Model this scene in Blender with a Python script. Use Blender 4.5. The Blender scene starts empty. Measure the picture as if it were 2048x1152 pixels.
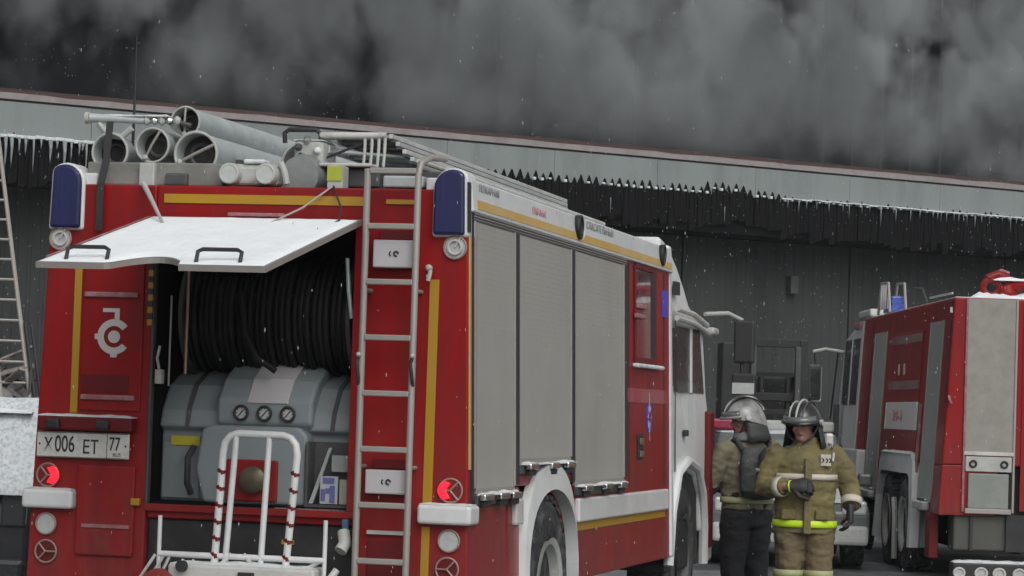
import bpy, bmesh, math, random
from mathutils import Vector, Matrix, noise as mnoise
R = math.radians
rnd = random.Random(7)
scene = bpy.context.scene
COL = scene.collection

# ------------------------------------------------------------------ camera, world, sun, exposure
CAM_Z, FPX, PITCH, ROLL = 1.68, 5847.0, R(2.386), R(1.884)
Fw = Vector((0, math.cos(PITCH), math.sin(PITCH)))
U0 = Vector((0, -math.sin(PITCH), math.cos(PITCH)))
Rt = Vector((1, 0, 0)) * math.cos(ROLL) + U0 * math.sin(ROLL)
Up = Rt.cross(Fw)
cam_data = bpy.data.cameras.new('camera')
cam = bpy.data.objects.new('camera', cam_data)
COL.objects.link(cam)
cam_data.sensor_width = 36
cam_data.lens = 36 * FPX / 2048
cam_data.clip_start = 0.1
cam_data.clip_end = 3000
M = Matrix((Rt, Up, -Fw)).transposed().to_4x4()
M.translation = Vector((0, 0, CAM_Z))
cam.matrix_world = M
scene.camera = cam

world = bpy.data.worlds.new('World')
scene.world = world
world.use_nodes = True
nt = world.node_tree
nt.nodes.clear()
sky = nt.nodes.new('ShaderNodeTexSky')
sky.sky_type = 'NISHITA'
sky.sun_disc = False
sky.sun_elevation = R(42)
sky.sun_rotation = R(160)
sky.air_density = 1.0
sky.dust_density = 5.0
hs = nt.nodes.new('ShaderNodeHueSaturation')
hs.inputs['Saturation'].default_value = 0.12
bgn = nt.nodes.new('ShaderNodeBackground')
bgn.inputs['Strength'].default_value = 0.12
wo = nt.nodes.new('ShaderNodeOutputWorld')
nt.links.new(sky.outputs[0], hs.inputs['Color'])
nt.links.new(hs.outputs[0], bgn.inputs['Color'])
nt.links.new(bgn.outputs[0], wo.inputs['Surface'])

sd = bpy.data.lights.new('sun', 'SUN')
sd.energy = 0.6
sd.angle = R(50)
sd.color = (1.0, 0.98, 0.94)
sun = bpy.data.objects.new('sun', sd)
COL.objects.link(sun)
_az, _el = R(160), R(42)
sdir = Vector((math.sin(_az) * math.cos(_el), math.cos(_az) * math.cos(_el), math.sin(_el)))
sun.rotation_euler = sdir.to_track_quat('Z', 'Y').to_euler()

scene.view_settings.view_transform = 'Standard'
scene.view_settings.look = 'None'
scene.view_settings.gamma = 1
scene.view_settings.use_curve_mapping = False
scene.view_settings.exposure = 0.0
scene.render.engine = 'CYCLES'
try:
    scene.cycles.use_denoising = True
    scene.cycles.denoiser = 'OPENIMAGEDENOISE'
    scene.cycles.max_bounces = 6
    scene.cycles.diffuse_bounces = 3
    scene.cycles.volume_bounces = 1
    scene.cycles.volume_step_rate = 1.0
    scene.cycles.volume_max_steps = 96
except Exception:
    pass


# ------------------------------------------------------------------ where things stand: a line of sight cut with a real plane
def ray(px, py):
    return Fw + Rt * ((px - 1024) / FPX) + Up * ((576 - py) / FPX)


def at(px, py, Y):
    d = ray(px, py)
    return Vector((0, 0, CAM_Z)) + d * (Y / d.y)


class Frame:
    def __init__(s, x, y, ang):       # ang: clockwise heading from +Y in degrees
        s.o = Vector((x, y, 0)); s.a = R(ang)
        s.c, s.s = math.cos(s.a), math.sin(s.a)

    def to(s, v):
        return Vector((v.x * s.c - v.y * s.s, v.x * s.s + v.y * s.c, v.z))

    def rear(s, px, py, y=0.0):
        o = s.to(Vector((0, 0, CAM_Z)) - s.o); d = s.to(ray(px, py))
        p = o + d * ((y - o.y) / d.y)
        return p.x, p.z


F1 = Frame(-1.417, 16.031, 13.137)
F2 = Frame(5.857, 31.0, -0.3)


# ------------------------------------------------------------------ materials
MATS = {}


def mat(name, col, rough=0.5, splash=None, metal=0.0, var=0.12, scale=6.0, bump=0.0, bscale=40.0, dirt=None, dirt_amt=0.0,
        dscale=3.0, coat=0.0, spec=0.5, emit=None, estr=0.0, stretch=(1, 1, 1), trans=0.0, alpha=None):
    if name in MATS:
        return MATS[name]
    m = bpy.data.materials.new(name)
    m.use_nodes = True
    t = m.node_tree
    b = t.nodes['Principled BSDF']
    tc = t.nodes.new('ShaderNodeTexCoord')
    mp = t.nodes.new('ShaderNodeMapping')
    mp.inputs['Scale'].default_value = stretch
    t.links.new(tc.outputs['Object'], mp.inputs[0])
    n1 = t.nodes.new('ShaderNodeTexNoise')
    n1.inputs['Scale'].default_value = scale
    n1.inputs['Detail'].default_value = 6
    t.links.new(mp.outputs[0], n1.inputs['Vector'])
    mx = t.nodes.new('ShaderNodeMixRGB')
    mx.inputs[1].default_value = tuple(c * (1 - var) for c in col) + (1,)
    mx.inputs[2].default_value = tuple(min(1, c * (1 + var)) for c in col) + (1,)
    t.links.new(n1.outputs['Fac'], mx.inputs[0])
    out = mx.outputs[0]
    if dirt_amt > 0:
        n2 = t.nodes.new('ShaderNodeTexNoise')
        n2.inputs['Scale'].default_value = dscale
        n2.inputs['Detail'].default_value = 8
        n2.inputs['Roughness'].default_value = 0.7
        t.links.new(mp.outputs[0], n2.inputs['Vector'])
        cr = t.nodes.new('ShaderNodeMapRange')
        cr.inputs['From Min'].default_value = 0.45
        cr.inputs['From Max'].default_value = 0.72
        cr.inputs['To Max'].default_value = dirt_amt
        t.links.new(n2.outputs['Fac'], cr.inputs['Value'])
        m2 = t.nodes.new('ShaderNodeMixRGB')
        t.links.new(cr.outputs[0], m2.inputs[0])
        t.links.new(out, m2.inputs[1])
        m2.inputs[2].default_value = tuple(dirt) + (1,)
        out = m2.outputs[0]
    if splash:      # road salt thrown up over the lower body, in speckles and runs
        sx = t.nodes.new('ShaderNodeSeparateXYZ')
        t.links.new(tc.outputs['Object'], sx.inputs[0])
        hz = t.nodes.new('ShaderNodeMapRange')
        hz.inputs['From Min'].default_value = 1.9; hz.inputs['From Max'].default_value = 0.5
        hz.inputs['To Min'].default_value = 0.02; hz.inputs['To Max'].default_value = 0.45
        t.links.new(sx.outputs['Z'], hz.inputs['Value'])
        n4 = t.nodes.new('ShaderNodeTexNoise'); n4.inputs['Scale'].default_value = 16; n4.inputs['Detail'].default_value = 9; n4.inputs['Roughness'].default_value = .75
        t.links.new(mp.outputs[0], n4.inputs['Vector'])
        ad = t.nodes.new('ShaderNodeMath'); ad.operation = 'MULTIPLY_ADD'
        ad.inputs[1].default_value = 2.4; ad.inputs[2].default_value = -0.75
        t.links.new(n4.outputs['Fac'], ad.inputs[0])
        mu = t.nodes.new('ShaderNodeMath'); mu.operation = 'MULTIPLY'; mu.use_clamp = True
        t.links.new(ad.outputs[0], mu.inputs[0]); t.links.new(hz.outputs[0], mu.inputs[1])
        m4 = t.nodes.new('ShaderNodeMixRGB'); m4.inputs[2].default_value = tuple(splash) + (1,)
        t.links.new(mu.outputs[0], m4.inputs[0]); t.links.new(out, m4.inputs[1])
        out = m4.outputs[0]
    t.links.new(out, b.inputs['Base Color'])
    b.inputs['Metallic'].default_value = metal
    b.inputs['Specular IOR Level'].default_value = spec
    mr = t.nodes.new('ShaderNodeMapRange')
    mr.inputs['To Min'].default_value = max(0.02, rough - 0.1)
    mr.inputs['To Max'].default_value = min(1, rough + 0.12)
    t.links.new(n1.outputs['Fac'], mr.inputs['Value'])
    t.links.new(mr.outputs[0], b.inputs['Roughness'])
    b.inputs['Coat Weight'].default_value = coat
    b.inputs['Transmission Weight'].default_value = trans
    if alpha is not None:
        b.inputs['Alpha'].default_value = alpha
    if bump > 0:
        n3 = t.nodes.new('ShaderNodeTexNoise')
        n3.inputs['Scale'].default_value = bscale
        n3.inputs['Detail'].default_value = 5
        t.links.new(mp.outputs[0], n3.inputs['Vector'])
        bp = t.nodes.new('ShaderNodeBump')
        bp.inputs['Strength'].default_value = bump
        bp.inputs['Distance'].default_value = 0.02
        t.links.new(n3.outputs['Fac'], bp.inputs['Height'])
        t.links.new(bp.outputs[0], b.inputs['Normal'])
    if emit:
        b.inputs['Emission Color'].default_value = tuple(emit) + (1,)
        b.inputs['Emission Strength'].default_value = estr
    MATS[name] = m
    return m


SALT = (0.20, 0.19, 0.18)
red = mat('red_paint', (0.245, 0.0065, 0.008), 0.32, splash=(.15, .095, .085), spec=0.2, var=0.14, dirt=(0.10, 0.018, 0.018), dirt_amt=0.75, dscale=3.2, bump=0.05, bscale=5, stretch=(1, 1, 0.28))
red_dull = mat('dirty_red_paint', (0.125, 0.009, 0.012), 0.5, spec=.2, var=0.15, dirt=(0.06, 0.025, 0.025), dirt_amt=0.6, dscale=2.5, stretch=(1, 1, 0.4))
red_lite = mat('snow_dusted_red_paint', (0.26, 0.10, 0.11), 0.8, var=0.2, dirt=(0.4, 0.33, 0.34), dirt_amt=0.6, dscale=12)
yellow = mat('yellow_tape', (0.36, 0.20, 0.005), 0.45, var=0.1, dirt=(0.3, 0.16, 0.06), dirt_amt=0.4, dscale=3, stretch=(1, 1, .3))
yellow_side = mat('faded_yellow_tape', (0.52, 0.33, 0.07), 0.5, var=0.15, dirt=(0.5, 0.48, 0.42), dirt_amt=0.5, dscale=2)
white = mat('white_paint', (0.62, 0.64, 0.64), 0.4, var=0.06, dirt=(0.36, 0.35, 0.34), dirt_amt=0.5, dscale=2.2, coat=0.2)
white_dirty = mat('grimy_white_paint', (0.50, 0.50, 0.48), 0.5, var=0.1, dirt=(0.22, 0.20, 0.19), dirt_amt=0.7, dscale=3.5)
snowm = mat('snow', (0.78, 0.82, 0.84), 0.9, var=0.06, bump=0.5, bscale=18, spec=0.2)
snow_dirty = mat('thin_snow', (0.62, 0.65, 0.66), 0.9, var=0.12, scale=14, bump=0.4, bscale=30, dirt=(0.30, 0.31, 0.31), dirt_amt=0.6, dscale=9, spec=0.2)
shutter = mat('shutter_aluminium', (0.37, 0.365, 0.335), 0.5, metal=0.15, var=0.06, dirt=(0.24, 0.23, 0.20), dirt_amt=0.4, dscale=1.2, stretch=(1, 1, .6))
alu = mat('aluminium', (0.30, 0.28, 0.26), 0.5, metal=0.25, var=0.15, scale=18, dirt=(0.3, 0.28, 0.26), dirt_amt=0.5, dscale=8)
alu_wet = mat('weathered_aluminium', (0.40, 0.44, 0.44), 0.42, metal=0.2, var=0.2, scale=8, dirt=(0.65, 0.68, 0.68), dirt_amt=0.5, dscale=5)
chrome = mat('chrome', (0.6, 0.6, 0.58), 0.18, metal=1.0, var=0.1)
black = mat('black_rubber', (0.014, 0.014, 0.015), 0.6, var=0.3, dirt=(0.06, 0.06, 0.06), dirt_amt=0.4, dscale=6)
tyre_m = mat('tyre_rubber', (0.018, 0.018, 0.02), 0.75, var=0.3, dirt=(0.22, 0.23, 0.24), dirt_amt=0.6, dscale=9, bump=0.4)
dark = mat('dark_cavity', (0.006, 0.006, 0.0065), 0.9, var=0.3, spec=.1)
darkgrey = mat('dark_grey_metal', (0.05, 0.05, 0.052), 0.55, var=0.25, dirt=(0.12, 0.12, 0.12), dirt_amt=0.5, dscale=4)
grey = mat('pump_grey_plastic', (0.20, 0.23, 0.24), 0.5, var=0.08, dirt=(0.12, 0.13, 0.13), dirt_amt=0.4, dscale=3)
lightgrey = mat('light_grey_panel', (0.42, 0.41, 0.42), 0.5, var=0.06)
greybox = mat('grey_lamp_housing', (0.36, 0.37, 0.35), 0.6, var=0.15, dirt=(0.55, 0.56, 0.54), dirt_amt=0.5, dscale=10)
blue = mat('blue_beacon_lens', (0.012, 0.015, 0.075), 0.15, var=0.35, scale=9, coat=0.3, spec=.4, bump=.15, bscale=60, stretch=(1, 1, .08))
glass_dark = mat('dark_glass', (0.03, 0.033, 0.035), 0.28, var=0.2, spec=.35)
glass_red = mat('red_reflection_glass', (0.09, 0.018, 0.022), 0.08, var=0.3, coat=0.5)  # red reflection in the crew window, painted into the glass colour
lens_white = mat('clear_lens', (0.42, 0.44, 0.43), 0.2, var=0.2, coat=0.4, scale=30)
tail_lit = mat('lit_tail_lens', (0.6, 0.01, 0.02), 0.3, emit=(1.0, 0.012, 0.03), estr=1.5)
tail_off = mat('unlit_red_lens', (0.16, 0.01, 0.015), 0.25, coat=0.3)
ring_m = mat('dirty_trim_ring', (0.30, 0.20, 0.17), 0.5, metal=0.3)
plate_m = mat('number_plate_white', (0.55, 0.55, 0.52), 0.5, var=0.08, dirt=(0.3, 0.3, 0.28), dirt_amt=0.5, dscale=20)
ink = mat('plate_ink', (0.02, 0.02, 0.022), 0.6)
badge = mat('badge_silver', (0.52, 0.50, 0.49), 0.4, metal=0.2, var=0.08)
textgrey = mat('faded_lettering', (0.24, 0.25, 0.27), 0.6, var=0.3)
textpink = mat('faded_red_lettering', (0.62, 0.22, 0.26), 0.6, var=0.2)
blue_mark = mat('blue_marking', (0.06, 0.05, 0.45), 0.5, var=0.2)
pack_m = mat('breathing_pack_black', (0.03, 0.033, 0.033), 0.6, var=0.3, bump=0.2)
lime = mat('lime_reflective', (0.50, 0.72, 0.02), 0.5, var=0.1)
lime_dull = mat('dull_reflective_band', (0.33, 0.35, 0.18), 0.5, var=0.2)
silverband = mat('silver_reflective_band', (0.50, 0.47, 0.40), 0.5, var=0.15, dirt=(0.3, 0.27, 0.2), dirt_amt=0.5, dscale=12)
coat_m = mat('tan_turnout_cloth', (0.172, 0.147, 0.066), 0.85, var=0.25, scale=9, bump=0.9, bscale=13, dirt=(0.09, 0.085, 0.06), dirt_amt=0.6, dscale=4, spec=0.2)
trouser_m = mat('tan_trouser_cloth', (0.15, 0.118, 0.068), 0.85, var=0.25, scale=9, bump=0.9, bscale=13, dirt=(0.10, 0.09, 0.07), dirt_amt=0.5, dscale=5, spec=0.2)
coat_light = mat('pale_turnout_cloth', (0.165, 0.15, 0.105), 0.85, var=0.3, scale=8, bump=0.9, bscale=13, dirt=(0.11, 0.09, 0.06), dirt_amt=0.6, dscale=5, spec=0.2)
navy = mat('black_trouser_cloth', (0.014, 0.015, 0.018), 0.85, var=0.3, bump=0.2)
skin = mat('skin', (0.34, 0.175, 0.15), 0.55, var=0.1)
hair_m = mat('dark_hair', (0.02, 0.015, 0.012), 0.7)
lip_m = mat('lips', (0.20, 0.07, 0.065), 0.5)
eye_m = mat('eye', (0.05, 0.04, 0.04), 0.2)
helmet_b = mat('black_helmet_shell', (0.012, 0.012, 0.014), 0.22, coat=0.3, var=0.2)
helmet_w = mat('silver_helmet_shell', (0.28, 0.285, 0.28), 0.3, coat=0.3, var=0.3, dirt=(0.05, 0.05, 0.05), dirt_amt=0.8, dscale=14)
visor_m = mat('smoked_visor', (0.10, 0.11, 0.11), 0.15, coat=0.5)
wall_m = mat('lower_wall_sheet', (0.050, 0.052, 0.053), 0.85, var=0.25, spec=.2, scale=1.2, dirt=(0.022, 0.023, 0.0235), dirt_amt=0.8, dscale=0.55, stretch=(1, 1, 0.35), bump=0.1, bscale=5)
charred = mat('charred_sheet', (0.008, 0.008, 0.009), 0.9, var=0.4, scale=4, spec=0.1)
char_up = mat('sooty_wall', (0.014, 0.015, 0.017), 0.9, var=0.35, scale=0.8, spec=0.1, stretch=(1, 1, .3))
fascia_m = mat('pale_fascia_sheet', (0.205, 0.232, 0.228), 0.7, var=0.06, scale=3, dirt=(0.11, 0.125, 0.125), dirt_amt=0.6, dscale=1.4, stretch=(1, 1, 0.15))
coping_m = mat('frosted_coping', (0.26, 0.235, 0.235), 0.8, var=0.2, scale=5, dirt=(0.17, 0.13, 0.13), dirt_amt=0.6, dscale=2)
groove_m = mat('coping_shadow_gap', (0.05, 0.05, 0.052), 0.8)
rust = mat('rusty_gutter', (0.06, 0.036, 0.034), 0.9, var=0.3, scale=3)
panel_pale = mat('sooty_pale_panel', (0.045, 0.047, 0.049), 0.85, var=0.2, scale=1.5, stretch=(1, 1, .3))
ice = mat('ice', (0.24, 0.26, 0.27), 0.3, var=0.15, spec=0.6)
asphalt = mat('wet_asphalt', (0.06, 0.062, 0.065), 0.45, var=0.2, scale=0.8, dirt=(0.42, 0.44, 0.46), dirt_amt=0.7, dscale=0.5, bump=0.3, bscale=30)
dark_car = mat('dark_car_paint', (0.018, 0.019, 0.022), 0.35, coat=0.4, dirt=(0.07, 0.07, 0.07), dirt_amt=0.4)
silver_car = mat('grey_car_paint', (0.10, 0.11, 0.11), 0.4, coat=0.3, dirt=(0.12, 0.12, 0.12), dirt_amt=0.5)
windscreen = mat('pale_windscreen', (0.16, 0.19, 0.19), 0.15, var=0.2, coat=0.5)
wood = mat('old_timber', (0.16, 0.13, 0.11), 0.85, var=0.3, dirt=(0.5, 0.5, 0.5), dirt_amt=0.5, dscale=2)
fork_m = mat('forklift_dark_steel', (0.010, 0.011, 0.012), 0.6, var=0.3, dirt=(0.05, 0.05, 0.05), dirt_amt=0.4)
blue_box = mat('blue_white_paper', (0.10, 0.11, 0.26), 0.6, var=0.5, scale=60)
green_grey = mat('grey_tank', (0.065, 0.065, 0.056), 0.6, var=0.15, dirt=(0.05, 0.05, 0.045), dirt_amt=0.6)


# ------------------------------------------------------------------ mesh helpers
class MB:
    def __init__(s):
        s.v = []; s.f = []; s.mi = []; s.m = 0

    def add(s, vs, fs):
        b = len(s.v)
        s.v += [tuple(v) for v in vs]
        for f in fs:
            s.f.append(tuple(b + i for i in f)); s.mi.append(s.m)

    def hexa(s, p):      # 8 points: bottom ring 0-3, top ring 4-7
        s.add(p, [(3, 2, 1, 0), (4, 5, 6, 7), (0, 1, 5, 4), (1, 2, 6, 5), (2, 3, 7, 6), (3, 0, 4, 7)])
        return s

    def box(s, x0, x1, y0, y1, z0, z1):
        return s.hexa([(x0, y0, z0), (x1, y0, z0), (x1, y1, z0), (x0, y1, z0),
                       (x0, y0, z1), (x1, y0, z1), (x1, y1, z1), (x0, y1, z1)])

    def tube(s, path, r, n=10, caps=True, r2=None):
        pts = [Vector(p) for p in path]
        k = len(pts)
        rs = r if isinstance(r, (list, tuple)) else [r] * k
        t0 = (pts[1] - pts[0]).normalized()
        ref = Vector((0, 0, 1)) if abs(t0.z) < 0.9 else Vector((1, 0, 0))
        a = t0.cross(ref).normalized()
        vs = []
        for i, p in enumerate(pts):
            t = (pts[min(i + 1, k - 1)] - pts[max(i - 1, 0)]).normalized()
            a = (a - t * a.dot(t)).normalized()
            b = t.cross(a)
            for j in range(n):
                th = 2 * math.pi * j / n
                vs.append(p + (a * math.cos(th) + b * math.sin(th)) * rs[i])
        fs = []
        for i in range(k - 1):
            for j in range(n):
                fs.append((i * n + j, i * n + (j + 1) % n, (i + 1) * n + (j + 1) % n, (i + 1) * n + j))
        if caps:
            fs.append(tuple(reversed(range(n))))
            fs.append(tuple((k - 1) * n + j for j in range(n)))
        s.add(vs, fs)
        return s

    def rings(s, rings, n=24, side=Vector((1, 0, 0)), power=1.0):
        """closed loft: each ring = (x, y, z, half width along side, half depth)"""
        pts = [Vector(r[:3]) for r in rings]
        k = len(pts); vs = []
        for i, r in enumerate(rings):
            t = (pts[min(i + 1, k - 1)] - pts[max(i - 1, 0)]).normalized()
            a = side - t * side.dot(t)
            if a.length < 0.05:
                a = Vector((0, 1, 0)) - t * t.y
            a.normalize(); b = t.cross(a)
            for j in range(n):
                th = 2 * math.pi * j / n
                c, d = math.cos(th), math.sin(th)
                if power != 1.0:
                    c = math.copysign(abs(c) ** power, c); d = math.copysign(abs(d) ** power, d)
                vs.append(pts[i] + a * c * r[3] + b * d * r[4])
        fs = [(i * n + j, i * n + (j + 1) % n, (i + 1) * n + (j + 1) % n, (i + 1) * n + j) for i in range(k - 1) for j in range(n)]
        fs.append(tuple(reversed(range(n)))); fs.append(tuple((k - 1) * n + j for j in range(n)))
        s.add(vs, fs)
        return s

    def prism(s, poly, ax, a0, a1):
        """extrude a 2D outline along axis ax (0 x: outline (y,z); 1 y: (x,z); 2 z: (x,y))"""
        def P(u, v, w):
            return (w, u, v) if ax == 0 else ((u, w, v) if ax == 1 else (u, v, w))
        n = len(poly)
        vs = [P(u, v, a0) for u, v in poly] + [P(u, v, a1) for u, v in poly]
        fs = [tuple(range(n)), tuple(reversed(range(n, 2 * n)))] + [(i, i + n, (i + 1) % n + n, (i + 1) % n) for i in range(n)]
        s.add(vs, fs)
        return s

    def torus(s, c, R_, r, axis=1, n=32, m=8, a0=0, a1=2 * math.pi, sx=1.0):
        c = Vector(c); vs = []; full = abs(a1 - a0 - 2 * math.pi) < 1e-6
        N = n if full else n + 1
        for i in range(N):
            a = a0 + (a1 - a0) * i / n
            for j in range(m):
                b = 2 * math.pi * j / m
                rr = R_ + r * math.cos(b); h = r * math.sin(b)
                u, v = rr * math.cos(a) * sx, rr * math.sin(a)
                vs.append(c + (Vector((h, u, v)) if axis == 0 else Vector((u, h, v)) if axis == 1 else Vector((u, v, h))))
        fs = [(i * m + j, i * m + (j + 1) % m, ((i + 1) % N) * m + (j + 1) % m, ((i + 1) % N) * m + j) for i in range(n) for j in range(m)]
        s.add(vs, fs)
        return s

    def lathe(s, prof, c, axis=0, n=36):
        """prof: list of (along axis, radius)"""
        c = Vector(c); vs = []; k = len(prof)
        for h, r in prof:
            for j in range(n):
                a = 2 * math.pi * j / n
                u, v = r * math.cos(a), r * math.sin(a)
                vs.append(c + (Vector((h, u, v)) if axis == 0 else Vector((u, h, v)) if axis == 1 else Vector((u, v, h))))
        fs = [(i * n + j, i * n + (j + 1) % n, (i + 1) * n + (j + 1) % n, (i + 1) * n + j) for i in range(k - 1) for j in range(n)]
        fs.append(tuple(reversed(range(n)))); fs.append(tuple((k - 1) * n + j for j in range(n)))
        s.add(vs, fs)
        return s

    def mesh(s, name):
        me = bpy.data.meshes.new(name)
        me.from_pydata(s.v, [], s.f)
        me.polygons.foreach_set('material_index', s.mi)
        bm = bmesh.new(); bm.from_mesh(me)
        bmesh.ops.recalc_face_normals(bm, faces=bm.faces)
        bm.to_mesh(me); bm.free()
        return me

    def build(s, name, mats, parent=None, bevel=0.0, smooth=False, segs=2):
        me = s.mesh(name)
        for m in (mats if isinstance(mats, (list, tuple)) else [mats]):
            me.materials.append(m)
        o = bpy.data.objects.new(name, me)
        COL.objects.link(o)
        o.parent = parent
        if bevel:
            b = o.modifiers.new('bevel', 'BEVEL'); b.width = bevel; b.segments = segs
            b.limit_method = 'ANGLE'; b.angle_limit = R(35)
        if smooth:
            me.shade_smooth()
            if not bevel:
                try:
                    me.set_sharp_from_angle(angle=R(40))
                except Exception:
                    pass
        return o


def arc(cx, cy, r, a0, a1, n=12, sy=1.0):
    return [(cx + r * math.cos(R(a0 + (a1 - a0) * i / n)), cy + r * sy * math.sin(R(a0 + (a1 - a0) * i / n))) for i in range(n + 1)]


def empty(name, loc=(0, 0, 0), rz=0.0, label=None, cat=None, group=None):
    o = bpy.data.objects.new(name, None)
    o.empty_display_size = 0.3
    COL.objects.link(o)
    o.location = loc
    o.rotation_euler = (0, 0, rz)
    tag(o, label, cat, group)
    return o


def tag(o, label=None, cat=None, group=None, kind=None):
    if label: o['label'] = label
    if cat: o['category'] = cat
    if group: o['group'] = group
    if kind: o['kind'] = kind
    return o


def part(o, parent, label=None):
    o.parent = parent
    if label: o['label'] = label
    return o


def dup(o, parent, loc=None, rot=None, scale=None):
    c = o.copy(); COL.objects.link(c); c.parent = parent
    if loc is not None: c.location = loc
    if rot is not None: c.rotation_euler = rot
    if scale is not None: c.scale = scale
    return c


def text_mesh(txt, size, name, m, parent, loc, rot, depth=0.002, squash=1.0, shear=0.0, align='LEFT', bold=0.0):
    cu = bpy.data.curves.new(name, 'FONT')
    cu.body = txt; cu.size = size; cu.extrude = depth; cu.shear = shear; cu.align_x = align; cu.offset = bold
    t = bpy.data.objects.new(name, cu)
    COL.objects.link(t)
    dg = bpy.context.evaluated_depsgraph_get()
    me = bpy.data.meshes.new_from_object(t.evaluated_get(dg))
    bpy.data.objects.remove(t); bpy.data.curves.remove(cu)
    me.materials.clear(); me.materials.append(m)
    o = bpy.data.objects.new(name, me)
    COL.objects.link(o); o.parent = parent; o.location = loc; o.rotation_euler = rot; o.scale = (squash, 1, 1)
    return o


def fused(mb, name, m, parent, voxel=0.012, smooth=4, disp=0.0, dsize=0.12):
    """one continuous surface grown round overlapping closed shapes"""
    me = mb.mesh('tmp')
    o = bpy.data.objects.new('tmp', me); COL.objects.link(o)
    r = o.modifiers.new('r', 'REMESH'); r.mode = 'VOXEL'; r.voxel_size = voxel
    s = o.modifiers.new('s', 'SMOOTH'); s.factor = 0.5; s.iterations = smooth
    dg = bpy.context.evaluated_depsgraph_get()
    out = bpy.data.meshes.new_from_object(o.evaluated_get(dg))
    bpy.data.objects.remove(o)
    out.name = name
    if disp:
        off = rnd.random() * 50
        nrm = [v.normal.copy() for v in out.vertices]
        for v, nn in zip(out.vertices, nrm):
            p = v.co
            q = Vector((p.x / dsize + off, p.y / dsize, p.z / (dsize * 0.55)))
            v.co = p + nn * disp * (mnoise.noise(q) + 0.5 * mnoise.noise(q * 2.3))
    out.materials.clear(); out.materials.append(m)
    out.shade_smooth()
    ob = bpy.data.objects.new(name, out); COL.objects.link(ob); ob.parent = parent
    return ob


def lumpy(name, m, parent, x0, x1, y0, y1, z0, h, nx=20, ny=8, seed=0.0, zf=None, edge=0.35):
    """a thin snow layer lying on a surface: closed sheet with an uneven top"""
    vs = []; fs = []
    f = zf or (lambda x, y: z0)
    for i in range(nx + 1):
        for j in range(ny + 1):
            x = x0 + (x1 - x0) * i / nx; y = y0 + (y1 - y0) * j / ny
            e = min(1.0, min(i, nx - i, j, ny - j) / max(1, edge * min(nx, ny)) + 0.15)
            t = h * e * (0.75 + 0.6 * mnoise.noise(Vector((x * 5 + seed, y * 5, seed))) + 0.3 * mnoise.noise(Vector((x * 16, y * 16 + seed, 3))))
            vs.append((x, y, f(x, y) + max(0.002, t)))
    b = len(vs)
    for i in range(nx + 1):
        for j in range(ny + 1):
            x = x0 + (x1 - x0) * i / nx; y = y0 + (y1 - y0) * j / ny
            vs.append((x, y, f(x, y) - 0.002))
    W = ny + 1
    for i in range(nx):
        for j in range(ny):
            a = i * W + j
            fs.append((a, a + W, a + W + 1, a + 1)); fs.append((b + a, b + a + 1, b + a + W + 1, b + a + W))
    for i in range(nx):
        a = i * W; fs.append((a, b + a, b + a + W, a + W)); a = i * W + ny; fs.append((a, a + W, b + a + W, b + a))
    for j in range(ny):
        a = j; fs.append((a, a + 1, b + a + 1, b + a)); a = nx * W + j; fs.append((a, b + a, b + a + 1, a + 1))
    mb = MB(); mb.add(vs, fs)
    return mb.build(name, m, parent, smooth=True)


# ------------------------------------------------------------------ the setting
g = MB()
g.add([(-300, -60, 0), (300, -60, 0), (300, 300, 0), (-300, 300, 0)], [(0, 1, 2, 3)])
tag(g.build('ground', asphalt), kind='structure')

# the burning building; its frame runs along the facade
BX, BY = -10.7, 60.0
BANG = math.atan2(15, 23.8)
bld = empty('warehouse_building', (BX, BY, 0), BANG, 'long grey warehouse with pale fascia and charred eaves, its upper level on fire', 'building')
FB = Frame(BX, BY, -math.degrees(BANG))


def bu(px, py, y=0.0):
    return FB.rear(px, py, y)


U_A, U_B = -24.0, 56.0
ext = MB().box(U_A, U_B, 1.62, 14.0, 0, 6.9).build('inner_wall', charred, bld)
u = U_A
seam = bu(1700, 500, 1.5)[0]
u = seam - 6 * 5.2
while u < U_B - 1:
    wp = MB(); pr = [(u + .03, 1.6), (u + .03, 1.5)]
    for i in range(17):
        q_ = u + .12 + i * .3
        pr += [(q_, 1.5), (q_ + .03, 1.475), (q_ + .09, 1.475), (q_ + .12, 1.5)]
    pr += [(u + 5.17, 1.5), (u + 5.17, 1.6)]
    wp.prism(pr, 2, 0, 6.06)
    wp.build('wall_panel', wall_m, bld)
    u += 5.2
MB().box(U_A, U_B, 0.1, 1.6, 6.08, 6.98).build('soffit', charred, bld)
# pale fascia, one sheet after another
u = U_A
while u < U_B - 1:
    w = 2.9
    MB().box(u + 0.004, u + w - 0.004, 0.0, 0.09, 6.98, 7.70).build('fascia_panel', fascia_m, bld, bevel=0.005)
    u += w
MB().box(U_A, U_B, 0.03, 0.12, 7.70, 7.745).build('fascia_gap', groove_m, bld)
cp = MB()
nseg = 160
vs = []
for i in range(nseg + 1):
    x = U_A + (U_B - U_A) * i / nseg
    h = 7.895 + 0.025 * mnoise.noise(Vector((x * 0.9, 0, 0))) + 0.02 * mnoise.noise(Vector((x * 3.1, 4, 0)))
    vs += [(x, -0.04, 7.745), (x, 0.5, 7.745), (x, 0.5, h), (x, -0.04, h - 0.02)]
fs = []
for i in range(nseg):
    for k in range(4):
        fs.append((i * 4 + k, i * 4 + (k + 1) % 4, (i + 1) * 4 + (k + 1) % 4, (i + 1) * 4 + k))
fs += [(0, 1, 2, 3), (nseg * 4 + 3, nseg * 4 + 2, nseg * 4 + 1, nseg * 4)]
cp.add(vs, fs)
cp.build('coping', coping_m, bld)
MB().box(U_A, U_B, 0.5, 0.62, 7.745, 8.02).build('gutter', rust, bld)
MB().box(U_A, U_B, 0.62, 4.2, 7.6, 7.8).build('lower_roof', charred, bld)
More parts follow.
